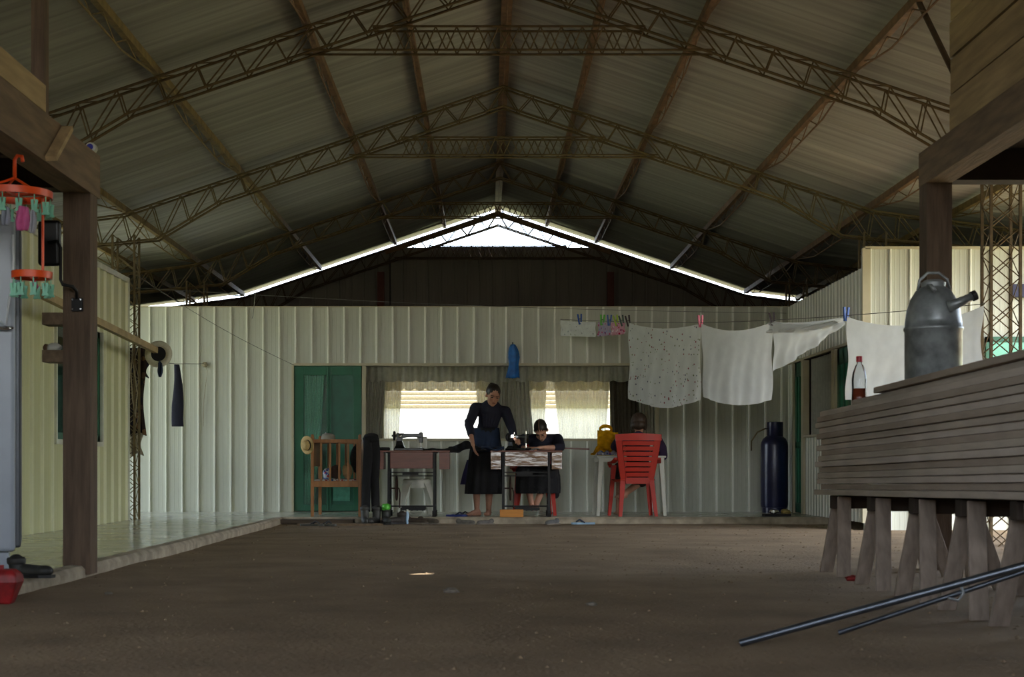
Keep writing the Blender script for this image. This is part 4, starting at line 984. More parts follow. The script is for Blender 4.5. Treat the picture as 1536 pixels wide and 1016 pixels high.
# far window curtains (lace, backlit)
DF = YG-.2
curt('lace_curtain', 'backlit lace curtain at the left of the far window', M['lace'], 574, 603, 576, 597, 570, 668, DF, 6)
curt('lace_curtain', 'backlit lace curtain falling behind the standing woman', M['lace'], 713, 742, 722, 745, 570, 668, DF, 6)
curt('lace_curtain', 'backlit lace curtain left of the narrow clear strip in the right far window', M['lace'], 784, 820, 784, 816, 570, 668, DF, 6)
curt('lace_curtain', 'wide backlit lace curtain covering most of the right far window', M['lace'], 831, 914, 840, 908, 570, 668, DF-.02, 16, .012)
curt('lace_valance', 'scalloped cream lace valance over the left far window', M['lace'], 574, 740, 574, 740, 566, 583, DF-.08, 26, .02, 'valance', 4, nx=300)
curt('lace_valance', 'scalloped cream lace valance over the right far window', M['lace'], 784, 918, 784, 918, 566, 583, DF-.08, 20, .02, 'valance', 4, nx=240)
# ---------------- blue bag hanging over the window ----------------
rings = []
for i in range(16):
    t = i/15; v = 517+50*t; w = (.03+.045*min(1, t*2.5)+.012*math.sin(t*8))
    c = P(769.5+1.0*math.sin(t*4), v, YW-.08)
    rings.append([c+Vector((w*math.cos(a)*(1+.18*math.sin(5*a+3*t)), .04*math.sin(a)*(1+.3*math.sin(4*a)), .012*math.sin(7*a)*t)) for a in [j*2*math.pi/24 for j in range(24)]])
o = thing('blue_sack', 'bright blue sack hanging from the wall above the window', 'sack', P(769, 567, YW-.08))
MB().loft(rings).build('sack_body', mat('blue_tarp', srgb(14,98,176), .5, 0, .25, 14), o, smooth=True); MB().rod(P(769, 514, YW), P(769, 518, YW-.09), .008).build('hook', M['iron'], o)
# ---------------- clothesline and washing on the right ----------------
LA = Vector((1.04, 20.68, 2.80)); LB = Vector((4.46, 13.12, Z(456, 13.12)))
def LP(s): p = LA.lerp(LB, s); p.z -= .10*math.sin(math.pi*s)-(.0); return p
def su(u):      # line parameter whose image column is u
    lo, hi = 0, 1
    for _ in range(40):
        m_ = (lo+hi)/2; q = LP(m_)
        if CU+q.x*FPX/q.y < u: lo = m_
        else: hi = m_
    return lo
tag(MB().tube([LP(i/30) for i in range(31)], .004, 5).build('clothesline', M['wire']), 'thin clothesline tied from the back wall to the right lattice column', 'clothesline')
lineV = lambda u: CV-(LP(su(u)).z-HC)*FPX/LP(su(u)).y
def washing(name, label, cat, m, ua, ub, vbot, sag=.05, sag_v=0, wob=.02, bots=0, top=None, mods=None, xb=(0,0), nx=50, nz=30, seed=0):
    sa_, sb_ = su(ua), su(ub)
    def fn(s, t):
        p = LP(sa_+(sb_-sa_)*s); dz = sag*(1-(2*s-1)**2); vb = vbot[0]+(vbot[1]-vbot[0])*s+bots*math.sin(math.pi*s)
        zt = p.z-.012-dz; zb = Z(vb, p.y); z = zt+(zb-zt)*t
        off = wob*(math.sin(s*17+seed)*t+.5*math.sin(s*41+t*5+seed)*t+.6*math.sin(t*9+s*4))
        n_ = Vector((LB.y-LA.y, -(LB.x-LA.x), 0)).normalized()
        q = Vector((p.x, p.y, z))+n_*off; q.x += ((xb[0]*(1-s)+xb[1]*s)*t)
        return q
    return tag(MB().grid(fn, nx, nz).build(name, m, smooth=True, fix=False, mods=mods), label, cat)
M['sheet'] = cloth('white_cotton_sheet', srgb(216,218,218), .35, 8, .05)
M['sheet2'] = cloth('white_sheet_small_print', srgb(220,222,220), .3, 8, .05, spots=(srgb(150,90,95), srgb(110,115,130), srgb(130,140,110)), sscale=17, thresh=.2)
washing('hanging_sheet', 'white sheet with small dotted print, leftmost large sheet on the line', 'sheet', M['sheet2'], 944, 1050, (598, 600), .06, wob=.02, bots=13, xb=(0,0), seed=1)
washing('hanging_sheet', 'plain white sheet second from left among the large sheets', 'sheet', M['sheet'], 1052, 1159, (596, 600), .09, wob=.016, bots=10, xb=(.02,0), seed=4)
washing('hanging_sheet', 'white sheet pulled up high at its right end beside the side wall doors', 'sheet', M['sheet'], 1161, 1266, (558, 488), .05, wob=.02, bots=3, seed=7)
washing('hanging_sheet', 'widest white sheet at the right end of the line behind the metal can', 'sheet', M['sheet'], 1271, 1474, (600, 575), .13, wob=.022, bots=4, seed=9)
washing('folded_white_cloth', 'white cloth folded over the line behind the sagging sheet', 'cloth', M['sheet'], 1154, 1258, (500, 488), .03, wob=.04, bots=4, seed=3)
washing('small_white_cloth', 'small white baby cloth at the left start of the clothesline', 'cloth', cloth('baby_cloth', srgb(228,230,232), .3, 20, .06, spots=(srgb(150,165,175), srgb(170,180,170), srgb(170,170,180)), sscale=16, thresh=.2), 841, 893, (504, 506), .01, wob=.012, nx=24, nz=12)
washing('baby_underwear', 'lilac printed baby underwear on the line', 'underwear', cloth('lilac_print', srgb(190,175,200), .3, 20, .1, spots=(srgb(110,60,130), srgb(200,90,130), srgb(160,170,210)), sscale=24, thresh=.35), 897.5, 916, (505, 503), .005, wob=.012, nx=14, nz=10, seed=2)
washing('baby_underwear', 'pink printed baby underwear on the line', 'underwear', cloth('pink_print', srgb(225,170,190), .3, 20, .1, spots=(srgb(200,40,90), srgb(240,240,240), srgb(160,60,110)), sscale=24, thresh=.35), 916.5, 937.5, (504, 501), .005, wob=.012, nx=14, nz=10, seed=5)
def peg(u, colname, col, label, big=1.0):
    p = LP(su(u))
    if 'peg_'+colname not in M: M['peg_'+colname] = mat('peg_'+colname, col, .4, 0, .05)
    m = M['peg_'+colname]
    o = thing('clothes_peg', label, 'clothes peg', (0,0,0), 'clothes pegs on the line')
    for s in (-1, 1): MB().bar((s*.006, 0, -.03), (s*.013, 0, .045), .014, .01, up=(1,0,0)).build('jaw', m, o)
    MB().rod((-.012, 0, .01), (.012, 0, .01), .004).build('spring', M['chrome'], o)
    o.location = p; o.rotation_euler = (0, R(random.uniform(-12, 12)), R(random.uniform(-20, 20))); o.scale = (1.9*big,)*3
peg(870, 'blue', srgb(20,80,170), 'blue clothes peg on the small white baby cloth'); peg(903.5, 'green', srgb(90,190,60), 'green clothes peg, leftmost on the baby underwear')
peg(914, 'blue', None, 'blue clothes peg between the two pieces of baby underwear'); peg(924.5, 'lime', srgb(170,200,50), 'yellow green clothes peg on the pink baby underwear')
peg(933, 'dark', srgb(20,60,50), 'dark green clothes peg right of the yellow green one'); peg(942.5, 'black', srgb(50,30,36), 'dark clothes peg at the left corner of the dotted sheet')
peg(1051, 'pink', srgb(225,110,140), 'pink clothes peg between the two large left sheets'); peg(1159, 'black', None, 'dark clothes peg at the right corner of the second sheet'); peg(1269, 'blue', None, 'blue clothes peg at the left corner of the widest sheet')
# ---------------- gas cylinder ----------------
gx, gy = X(1162, 20.4), 20.42
o = thing('gas_cylinder', 'tall dark blue gas cylinder against the back wall corner', 'gas cylinder', (gx, gy, SLAB))
Mg = mat('dark_blue_cylinder_paint', srgb(32,34,66), .28, .1, .2, 9)
rr = .188
MB().lathe([(rr-.02, SLAB), (rr-.02, SLAB+.07), (rr-.01, SLAB+.072), (rr, SLAB+.11), (rr, 1.02), (rr-.006, 1.06), (rr-.03, 1.11), (rr-.08, 1.15), (.06, 1.17), (0, 1.172)], (gx, gy, 0), 36).build('tank', Mg, o, autosm=50)
MB().lathe([(.105, 1.13), (.112, 1.14), (.112, 1.34), (.104, 1.345), (.098, 1.33), (.098, 1.14)], (gx+.01, gy, 0), 28).build('valve_guard', Mg, o, autosm=50)
k = MB(); k.rod((gx, gy, 1.17), (gx, gy, 1.27), .018); k.rod((gx, gy, 1.24), (gx-.14, gy-.06, 1.25), .012); k.build('valve', M['chrome'], o)
MB().tube([(gx-.14, gy-.06, 1.25), (gx-.24, gy-.03, 1.2), (gx-.3, gy+.1, 1.08), (gx-.28, gy+.22, .95)], .01, 8).build('gas_hose', mat('brown_hose', srgb(110,96,60), .6), o, smooth=True)
# ---------------- board stack on sawhorses ----------------
M['plank'] = [mat('weathered_board_%d' % i, c, .85, 0, .16, 4, stretch=(4,.5,4), bump=.2, bscale=12) for i, c in enumerate((srgb(176,162,146), srgb(160,144,128), srgb(186,172,158)))]
TILT = .0125
def bz(y): return (10-y)*TILT
yends = [10.0, 9.95, 9.98, 9.9, 9.93, 9.98, 9.85, 9.92, 10.0, 9.9, 9.96, 9.94, 9.98, 9.9, 9.86]
zb = .522; th = .0375; random.seed(11)
bname = ['lowest board of the stack on the sawhorses']+['weathered board in the stack, %s from the bottom' % w for w in ('second','third','fourth','fifth','sixth','seventh','eighth','ninth','tenth','eleventh','twelfth','thirteenth','fourteenth','fifteenth')]
for i in range(15):
    xe = 2.245+random.uniform(-.02, .025); y1 = yends[i]+random.uniform(-.03, .03)+(.06 if i in (0, 8) else 0); y0 = 6.0
    b = MB(); g = .0025; rings = []
    for j in range(9):
        y = y1+(y0-y1)*j/8; w = .004*NZ.noise(Vector((i*3.1, y*.8, 0))); z = zb+bz(y)+w*.4
        rings.append([Vector((xe+w*2, y, z)), Vector((xe+.8, y, z)), Vector((xe+.8, y, z+th-g)), Vector((xe+w*2, y, z+th-g))])
    b.loft(rings); tag(b.build('weathered_board', M['plank'][i % 3], mods=[('BEVEL', dict(width=.003, segments=1))]), bname[i], 'board', 'boards stacked on the sawhorses'); zb += th
SZ = zb
for yy, lab, dx, m_ in ((9.2, 'short top board, its end set back on the stack', .03, 0), (8.57, 'topmost board of the stack, under the metal can', .0, 1)):
    b = MB().extrude([(2.26+dx, yy, zb+bz(yy)+.001), (2.26+dx, 6.0, zb+bz(6.0)+.001), (2.26+dx, 6.0, zb+bz(6.0)+th-.002), (2.26+dx, yy, zb+bz(yy)+th-.002)], (.72, 0, 0))
    tag(b.build('weathered_board', M['plank'][m_], mods=[('BEVEL', dict(width=.003, segments=1))]), lab, 'board', 'boards stacked on the sawhorses'); zb += th
def sawhorse(label, x, y, m=None):
    o = thing('sawhorse', label, 'sawhorse', (x, y, 0), 'sawhorses under the board stack'); m = m or M['sawwood']
    top = .518+bz(y); MB().box(x-.02, x+.66, y-.045, y+.045, top-.085, top).build('beam', M['wood_dark'], o, mods=[('BEVEL', dict(width=.004, segments=1))])
    for sx, xx in ((-1, x+.05), (1, x+.56)):
        for sy in (-1, 1):
            p = Vector((xx, y+sy*.062, top-.01)); q = Vector((xx+(-.05 if sx < 0 else .13), y+sy*.25, -.03))
            MB().bar(p, q, .022, .088, up=(1, 0, 0)).build('leg', m, o, mods=[('BEVEL', dict(width=.003, segments=1))])
    MB().bar((x+.04, y-.11, .3), (x+.57, y-.11, .3), .022, .07).build('stretcher', m, o) if y < 7 else None
    return o
M['sawwood'] = mat('grey_sawn_wood', srgb(150,134,120), .85, 0, .2, 5, stretch=(5,5,.6), bump=.2, bscale=12)
for lab, x, y in (('sawhorse at the far left end of the board stack', 2.30, 9.7), ('second sawhorse from the far end of the board stack', 2.28, 8.68), ('third sawhorse from the far end of the board stack', 2.29, 7.85), ('fourth sawhorse from the far end of the board stack', 2.3, 7.1), ('nearest sawhorse under the board stack, at the right edge', 2.3, 6.35)): sawhorse(lab, x, y)
# ---------------- galvanised can ----------------
cy = 8.0; cx = X(1400, cy); base = SZ+2*th+bz(cy)
o = thing('galvanised_can', 'domed galvanised metal can with spout and top handle on the boards', 'can', (cx, cy, base))
r_ = .152
MB().lathe([(r_*.97, 0), (r_, .01), (r_, .265), (r_+.006, .27), (r_+.006, .285), (r_, .29), (r_*.985, .32), (r_*.93, .38), (r_*.8, .44), (r_*.62, .485), (r_*.4, .51), (r_*.38, .515), (0, .52)], (cx, cy, base), 40).build('can_body', M['galv'], o, autosm=60)
MB().lathe([(r_*.42, .505), (r_*.44, .53), (r_*.3, .545), (0, .55)], (cx, cy, base), 24).build('lid', M['galv'], o, autosm=50)
MB().tube([(cx-.085, cy, base+.49), (cx-.075, cy, base+.545), (cx-.03, cy, base+.585), (cx+.03, cy, base+.585), (cx+.075, cy, base+.55), (cx+.09, cy, base+.49)], .008, 8).build('handle', M['galv'], o, smooth=True)
MB().tube([(cx+.04, cy-.13, base+.385), (cx+.09, cy-.15, base+.405), (cx+.165, cy-.15, base+.44)], [.034, .026, .022], 14).build('spout', M['galv'], o, smooth=True)
MB().lathe([(0, -.012), (.028, -.012), (.028, .012), (0, .012)], (cx+.172, cy-.15, base+.443), 14, 'x', rot=(0, R(-24), 0)).build('spout_cap', mat('black_rubber', srgb(24,24,24), .6), o)
MB().tube([(cx-.06, cy-.1, base+.5), (cx-.05, cy-.12, base+.5), (cx-.03, cy-.13, base+.47)], .012, 8).build('clasp', M['galv'], o, smooth=True)
# bottle
by_ = 9.3; bx = X(1289, by_); bb = SZ+bz(by_)
o = thing('plastic_bottle', 'clear plastic bottle with red cap and brown liquid on the boards', 'bottle', (bx, by_, bb))
Mb = glassm('clear_plastic', (1,1,1,1), .05, (.86,.88,.9,1))
MB().lathe([(0, .004), (.03, .002), (.046, .012), (.048, .05), (.046, .11), (.048, .17), (.042, .215), (.024, .262), (.0155, .272), (.0155, .292)], (bx, by_, bb), 28).build('bottle_body', Mb, o, smooth=True)
MB().lathe([(0, .012), (.042, .012), (.0445, .05), (.0435, .115), (0, .115)], (bx, by_, bb), 24).build('liquid', mat('brown_liquid', srgb(140,60,34), .2), o, smooth=True)
MB().lathe([(0, .285), (.02, .285), (.02, .318), (.017, .321), (0, .321)], (bx, by_, bb), 20).build('cap', mat('red_cap', srgb(170,24,40), .4), o)
# pipes
def pipe(p, q, r, label):
    tag(MB().tube([p, q], r, 14).build('steel_pipe', M['pipe'], autosm=40), label, 'pipe', 'steel pipes at lower right')
M['pipe'] = mat('bare_steel_pipe', srgb(92,97,104), .32, .85, .15, 20)
pa = Vector((X(1110, 5.75), 5.75, .018)); pb = P(1536, 849, 5.55); pc = pa+(pb-pa)*2.1
pipe(pa, pc, .0155, 'long steel pipe rising to the right from the dirt')
qa = Vector((X(1258, 6.15), 6.15, .014)); qb = P(1505, 868, 5.95); qc = qa+(qb-qa)*2.4
pipe(qa, qc, .011, 'thinner steel pipe lying behind and below the long one')
k = qa.lerp(qb, .74); tag(MB().tube([k+Vector((.0,-.012,.035)), k+Vector((.012,-.014,.0)), k+Vector((-.01,-.014,-.03)), k+Vector((-.05,-.012,-.02))], .006, 8).build('pipe_clamp', M['galv'], smooth=True), 'small metal clamp hooked on the thinner pipe', 'clamp')
xb_ = min(pc.x, qc.x)-.02; tag(MB().box(xb_-.12, xb_+.3, 5.1, 6.0, 0, min(pa.lerp(pc, (xb_-.12-pa.x)/(pc.x-pa.x)).z, qa.lerp(qc, (xb_-.12-qa.x)/(qc.x-qa.x)).z)-.018).build('timber_block', M['wood_post']), 'timber block the pipes lean on', 'block')
# ---------------- board plank and clutter along the slab edge ----------------
YE = 18.3
tag(MB().box(X(409, 18.35), X(531, 18.35), 18.22, 18.44, .01, .062).build('loose_plank', mat('dark_wet_plank', srgb(74,62,50), .8, 0, .3, 5, stretch=(.6,5,5))), 'dark loose plank lying at the slab edge in front of the crib', 'plank')
tag(MB().box(X(447, 18.1), X(575, 18.1), 17.98, 18.2, -.02, .02).build('loose_plank', M['wood_beam'] ), 'low pale plank half sunk in the dirt before the crib', 'plank')
def boot(label, p, rz, col, h=.2, k=1.1, name='work_boot'):
    o = thing(name, label, 'boot', (0,0,0)); m = mat('leather_'+label[:12], col, .6, 0, .25, 20)
    b = MB(); b.caps((0, .02, .05), (0, .03, h), .044, .05, 14); b.caps((0, .02, .045), (0, -.14, .035), .042, .036, 14); b.ball((0, -.15, .04), (.046, .06, .036)); b.ball((0, .03, .035), (.042, .055, .034))
    b.build('upper', m, o, mods=remesh(.007, 2))
    s_ = MB(); s_.loft([[Vector((x*1.0, y, z)) for x, y in ((-.042,.08),(-.038,-.04),(-.048,-.14),(-.03,-.21),(.03,-.21),(.048,-.14),(.038,-.04),(.042,.08))] for z in (0, .018)]); s_.build('sole', M['iron'], o)
    MB().lathe([(.052, h-.01), (.056, h+.0), (.056, h+.02), (.05, h+.03), (.046, h+.02)], (0, .03, 0), 16).build('cuff', m, o, smooth=True)
    move(o, p, R(rz)); o.scale = (k, k, k); return o
G = lambda u, d=YE: Vector((X(u, d), d, gz(X(u, d), d)+.002))
boot('dark grey work boot, left of the pair under the black trousers', G(547.5), 8, srgb(62,62,58), .17)
boot('dark grey work boot, right of the pair under the black trousers', G(563.5), -18, srgb(56,55,52), .17)
boot('dark boot with a bright green bag stuffed in its top', G(579), 10, srgb(44,46,42), .15)
bundle('green_bag', 'bright green plastic bag stuffed into a boot', 'bag', P(579, 761, YE), (.055, .045, .045), mat('green_plastic', srgb(90,190,60), .45), 5, .3)
boot('low dark boot lying right of the one with the green bag', G(599), -70, srgb(50,44,40), .1)
o = thing('plastic_bottle', 'small pale blue and white bottle standing among the boots', 'bottle', (0,0,0)); MB().lathe([(0,0),(.02,.0),(.022,.01),(.022,.12),(.012,.15),(.011,.16),(0,.16)], n=16).build('bottle_body', mat('pale_blue_plastic', srgb(170,200,225), .3), o, smooth=True); MB().lathe([(0,.158),(.013,.158),(.013,.18),(0,.18)], n=14).build('cap', M['whiteplastic'], o); move(o, G(611))
def shoe(label, p, rz, col, k=1.1, z=0, name='shoe', cat='shoe'):
    k = min(k, 1.1); o = thing(name, label, cat, (0,0,0)); m = mat('shoe_'+label[:10], col, .7, 0, .25, 20)
    b = MB(); b.caps((0, .07, .035), (0, -.1, .03), .036, .036, 12); b.ball((0, -.11, .032), (.042, .055, .03)); b.ball((0, .08, .05), (.036, .042, .04)); b.build('upper', m, o, mods=remesh(.007, 1))
    s_ = MB(); s_.loft([[Vector((x, y, zz)) for x, y in ((-.034,.12),(-.032,-.02),(-.044,-.1),(-.028,-.165),(.028,-.165),(.044,-.1),(.032,-.02),(.034,.12))] for zz in (0, .016)]); s_.build('sole', mat('rubber_sole', srgb(120,112,100), .8) if 'M_sole' not in M else M['M_sole'], o)
    move(o, p, R(rz)); o.scale = (k,)*3; return o
shoe('brown muddy shoe right of the small bottle', G(622), 75, srgb(66,54,42)); shoe('brown muddy shoe with pale toe under the table right leg', G(640), 60, srgb(84,74,60))
shoe('grey muddy shoe lying on the dirt left of the bare feet', G(696, 18.1), 85, srgb(92,88,80), .85); shoe('grey shoe propped on the slab edge below the bare feet', G(730, 18.2), -70, srgb(90,86,82), .8)
shoe('grey shoe on the slab edge in front of the red chair leg', G(830, 18.25), -40, srgb(86,86,86), .9)
def sandal(label, p, rz, col, strap, k=1.0):
    o = thing('flip_flop', label, 'sandal', (0,0,0))
    s_ = MB(); s_.loft([[Vector((x, y, zz)) for x, y in ((0,.13),(-.03,.11),(-.036,.06),(-.032,-.02),(-.046,-.09),(-.03,-.14),(0,-.15),(.03,-.14),(.046,-.09),(.032,-.02),(.036,.06),(.03,.11))] for zz in (0, .022)]); s_.build('sole', mat('foam_'+label[:9], col, .7), o)
    MB().tube([(-.042, -.0, .02), (-.025, -.05, .055), (0, -.09, .03)], .008, 6).build('strap', mat('strap_'+label[:9], strap, .6), o, smooth=True); MB().tube([(.042, -.0, .02), (.025, -.05, .055), (0, -.09, .03)], .008, 6).build('strap', mat('strap2_'+label[:9], strap, .6), o, smooth=True)
    move(o, p, R(rz)); o.scale = (k,)*3; return o
sandal('blue flip flop on the slab beside the bare feet', Vector((X(684, 18.85), 18.78, SLAB)), 80, srgb(30,44,110), srgb(20,24,50)); sandal('dark blue flip flop just behind the first one', Vector((X(692, 18.9), 18.98, SLAB)), 100, srgb(34,40,90), srgb(20,20,30))
sandal('pale blue sandal on the dirt in front of the white table', G(876, 18.2), -80, srgb(130,160,185), srgb(40,50,70), 1.1); sandal('grey slipper lying left on the dirt before the loose planks', G(467, 17.8), 80, srgb(84,82,76), srgb(60,60,60), 1.1); sandal('grey slipper lying right on the dirt before the loose planks', G(486, 17.85), 70, srgb(84,82,76), srgb(60,60,60), 1.1)
tag(MB().box(X(749.5, 18.72), X(784.5, 18.72), 18.5, 18.595, SLAB, SLAB+.095).build('pine_box', mat('yellow_pine', srgb(190,124,44), .5, 0, .1, 6, stretch=(1,6,8)), mods=[('BEVEL', dict(width=.004, segments=2))]), 'small yellow wooden drawer box standing on the slab edge', 'box')
tag(MB().cbox((X(1165, 18.8), 18.8, SLAB+.02), (.34, .14, .03), (0,0,.1)).build('engine_part', M['iron']), 'dark flat metal part lying on the slab before the gas cylinder', 'metal part')
for i, (u, lab) in enumerate(((1161, 'silver'), (1178, 'brass'))): bundle('crumpled_foil', 'crumpled %s scrap on the slab below the gas cylinder' % lab, 'scrap', Vector((X(u, 18.8), 18.78, SLAB+.06)), (.06, .05, .03), M['chrome'] if i == 0 else mat('brassy_scrap', srgb(170,150,90), .3, .8), 8+i, .5)
random.seed(5)
stone_m = mat('grey_stone', srgb(120,112,100), .9, 0, .2, 12)
for i, (u, v, w, lab) in enumerate(((677, 889, .07, 'pale flat stone on the dirt right of the sunlit spot'), (888, 908, .045, 'small pale stone on the dirt, centre foreground'), (365, 793, .12, 'dark stone beside the left slab edge'), (163, 892, .035, 'small dark stone on the dirt at left foreground'), (1070, 779, .12, 'dark soil lump against the slab edge, right of centre'), (1093, 778, .1, 'brown soil clod beside the soil lump'))):
    d = FPX*HC/(v-CV); p = P(u, v, d); bundle('stone', lab, 'stone', Vector((p.x, p.y, gz(p.x, p.y)+w*.14)), (w*.6, w*.5, w*.28), stone_m if v > 800 else M['dirt'], 20+i, .4)
d = FPX*HC/(872-CV); p = P(1278, 872, d); bundle('red_scrap', 'small dark red scrap on the dirt by the sawhorse', 'scrap', Vector((p.x, p.y, .015)), (.04, .03, .018), mat('red_scrap', srgb(140,34,30), .7), 30, .5)
# wooden rail behind the seated woman
o = tag(MB().bar(P(842, 672.5, 19.3), P(884, 674, 19.3), .03, .022).build('wooden_lath', M['laminate']), 'thin reddish lath sticking out right of the glossy sewing table', 'lath')
# ---------------- left foreground ----------------
o = thing('refrigerator', 'tall pale grey refrigerator cut off by the left edge', 'refrigerator', (X(23, 8.6), 8.6, SLAB)); o.rotation_euler.z = R(17)
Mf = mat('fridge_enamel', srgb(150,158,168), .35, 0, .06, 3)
zb_, zt_ = Z(828, 8.6), Z(322, 8.6); xr_ = X(23, 8.6)
MB().box(xr_-.72, xr_, 8.6, 8.68, zb_, zt_).build('door', Mf, o, mods=[('BEVEL', dict(width=.025, segments=4))])
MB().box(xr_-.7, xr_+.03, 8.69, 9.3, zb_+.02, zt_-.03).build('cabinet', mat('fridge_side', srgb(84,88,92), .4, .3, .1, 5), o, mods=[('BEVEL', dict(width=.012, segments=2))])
MB().box(xr_-.66, xr_-.04, 8.66, 9.25, SLAB, zb_+.02).build('plinth', Mf, o)
MB().tube([(xr_-.2, 8.6, Z(492, 8.6)), (xr_-.18, 8.56, Z(494, 8.6)), (xr_-.04, 8.56, Z(494, 8.6)), (xr_-.02, 8.6, Z(492, 8.6))], .012, 8).build('door_handle', M['chrome'], o, smooth=True)
tag(MB().tube([P(19, 352, 8.5), P(20, 390, 8.5), P(17, 430, 8.52), P(12, 460, 8.52), P(9, 488, 8.53), P(0, 482, 8.54)], .007, 8).build('white_hose', mat('white_hose', srgb(200,205,210), .4), smooth=True), 'thin white hose hanging down the refrigerator front', 'hose')
boot('black boot on the slab below the refrigerator', Vector((X(28, 8.3), 8.34, SLAB)), 78, srgb(36,36,34), .09, .95, name='rubber_boot')
rb = P(6, 908, 7.55); o = thing('red_canister', 'scuffed red plastic canister at the bottom left edge', 'canister', (rb.x, rb.y, 0)); Mr = mat('scuffed_red_plastic', srgb(136,26,28), .5, 0, .4, 14)
MB().loft([[Vector((rb.x+dx*w, rb.y+dy*w*.8, z)) for dx, dy in ((-1,-1),(1,-1),(1,1),(-1,1))] for w, z in ((.045, 0.005), (.085, .12), (.08, .16), (.05, .185))]).build('canister_body', Mr, o, mods=[('BEVEL', dict(width=.012, segments=3))])
MB().lathe([(0,.18),(.02,.18),(.02,.205),(0,.205)], (rb.x-.02, rb.y, 0), 14).build('cap', Mr, o)
# laundry ring hangers
Mo = mat('orange_plastic', srgb(226,78,22), .4, 0, .06); Mmint = mat('mint_pegs', srgb(120,190,160), .4)
def hanger(label, c, R_, n, zt):
    o = thing('laundry_hanger', label, 'laundry hanger', c, 'round orange laundry hangers'); c = Vector(c)
    b = MB(); rings = [[c+Vector((rr*math.cos(a), rr*math.sin(a), z)) for rr, z in ((R_-.012,-.018),(R_+.004,-.02),(R_+.006,.018),(R_-.008,.02))] for a in [i*2*math.pi/32 for i in range(32)]]; b.loft(rings, cap=False, closed=True); b.build('ring', Mo, o, autosm=40)
    b = MB(); b.cbox(c, (2*R_, .016, .016)); b.cbox(c, (.016, 2*R_, .016)); b.build('spokes', Mo, o)
    if zt:
        top = Vector((c.x, c.y, zt-.1))
        for k in range(4):
            a = math.pi/4+k*math.pi/2; MB().tube([c+Vector((R_*.95*math.cos(a), R_*.95*math.sin(a), .01)), top], .0075, 6).build('chain', Mo, o)
        MB().tube([top, top+Vector((0,0,.1)), top+Vector((.015,0,.125)), top+Vector((.04,0,.12)), top+Vector((.045,0,.09))], .011, 8).build('hook', Mo, o, smooth=True)
    for k in range(n):
        a = k*2*math.pi/n+.2; p = c+Vector((R_*.96*math.cos(a), R_*.96*math.sin(a), -.02)); b = MB(); b.rod(p, p+Vector((0,0,-.035)), .003); b.bar(p+Vector((-.012,0,-.03)), p+Vector((-.005,0,-.1)), .012, .014); b.bar(p+Vector((.012,0,-.03)), p+Vector((.005,0,-.1)), .012, .014); b.bar(p+Vector((-.018,0,-.1)), p+Vector((.01,0,-.05)), .008, .01); b.bar(p+Vector((.018,0,-.1)), p+Vector((-.01,0,-.05)), .008, .01)
        b.build('peg', Mmint, o)
    return o
hc_ = P(22, 292, 8.14); hz = 2.465-.03
hanger('large orange laundry ring hung from the left beam', hc_, .2, 14, hz-.02)
h2 = P(48, 413, 8.14); o2 = hanger('small orange laundry ring hanging below the large one', h2, .105, 9, None)
MB().rod(h2+Vector((.06, 0, .02)), Vector((h2.x+.06, h2.y, hc_.z-.02)), .008).build('hanging_strap', Mo, o2)
def rag(label, u0, u1, v0, v1, d, m, name='small_garment'):
    tag(MB().grid(lambda s, t: P(u0+(u1-u0)*s+2*math.sin(t*4)*t*(s-.5)*2, v0+(v1-v0)*t-3*math.sin(math.pi*s)*(1-t), d)+Vector((0, .012*math.sin(s*12+t*3), 0)), 14, 10).build(name, m, smooth=True, fix=False, mods=[('SOLIDIFY', dict(thickness=.004))]), label, 'garment')
rag('pink garment pegged to the orange ring', 24, 43, 312, 346, 7.96, cloth('pink_cotton', srgb(225,120,175), .35)); rag('pale grey garment left of the pink one', 2, 14, 312, 338, 7.97, cloth('grey_cotton', srgb(170,175,190), .35)); rag('white sock right of the pink garment', 45, 53, 318, 350, 7.98, cloth('white_cotton', srgb(190,190,200), .35)); rag('pink sock pegged to the small orange ring', 48, 55, 424, 435, 8.06, cloth('pink_sock', srgb(225,100,150), .35))
# truck mirror used as shaving mirror
o = thing('wing_mirror', 'black truck wing mirror bracketed to the left post', 'mirror', P(75, 400, 9.3))
mc = P(74.5, 365, 9.28); b = MB(); b.cbox(mc, (.145, .05, .29)); b.build('mirror_housing', mat('black_plastic', srgb(20,20,22), .35), o, mods=[('BEVEL', dict(width=.03, segments=5))])
MB().cbox(mc+Vector((0,.028,0)), (.12, .004, .26)).build('mirror_glass', M['chrome'], o)
MB().tube([mc+Vector((0,-.03,0)), P(86, 362, 9.24), P(91, 372, 9.24), P(91, 420, 9.24), P(94, 427, 9.24), P(109, 430, 9.28), P(115, 437, 9.33), P(115, 448, 9.35)], .011, 8).build('arm', M['iron'], o, smooth=True)
b = MB(); c = P(116, 457, 9.365); b.cbox(c, (.07, .02, .085)); b.build('bracket', M['iron'], o)
for dx in (-.026, .026):
    for dz in (-.03, .03): MB().lathe([(0,-.006),(.006,-.006),(.006,.004),(0,.004)], c+Vector((dx,-.014,dz)), 8, 'y').build('bolt', M['chrome'], o)
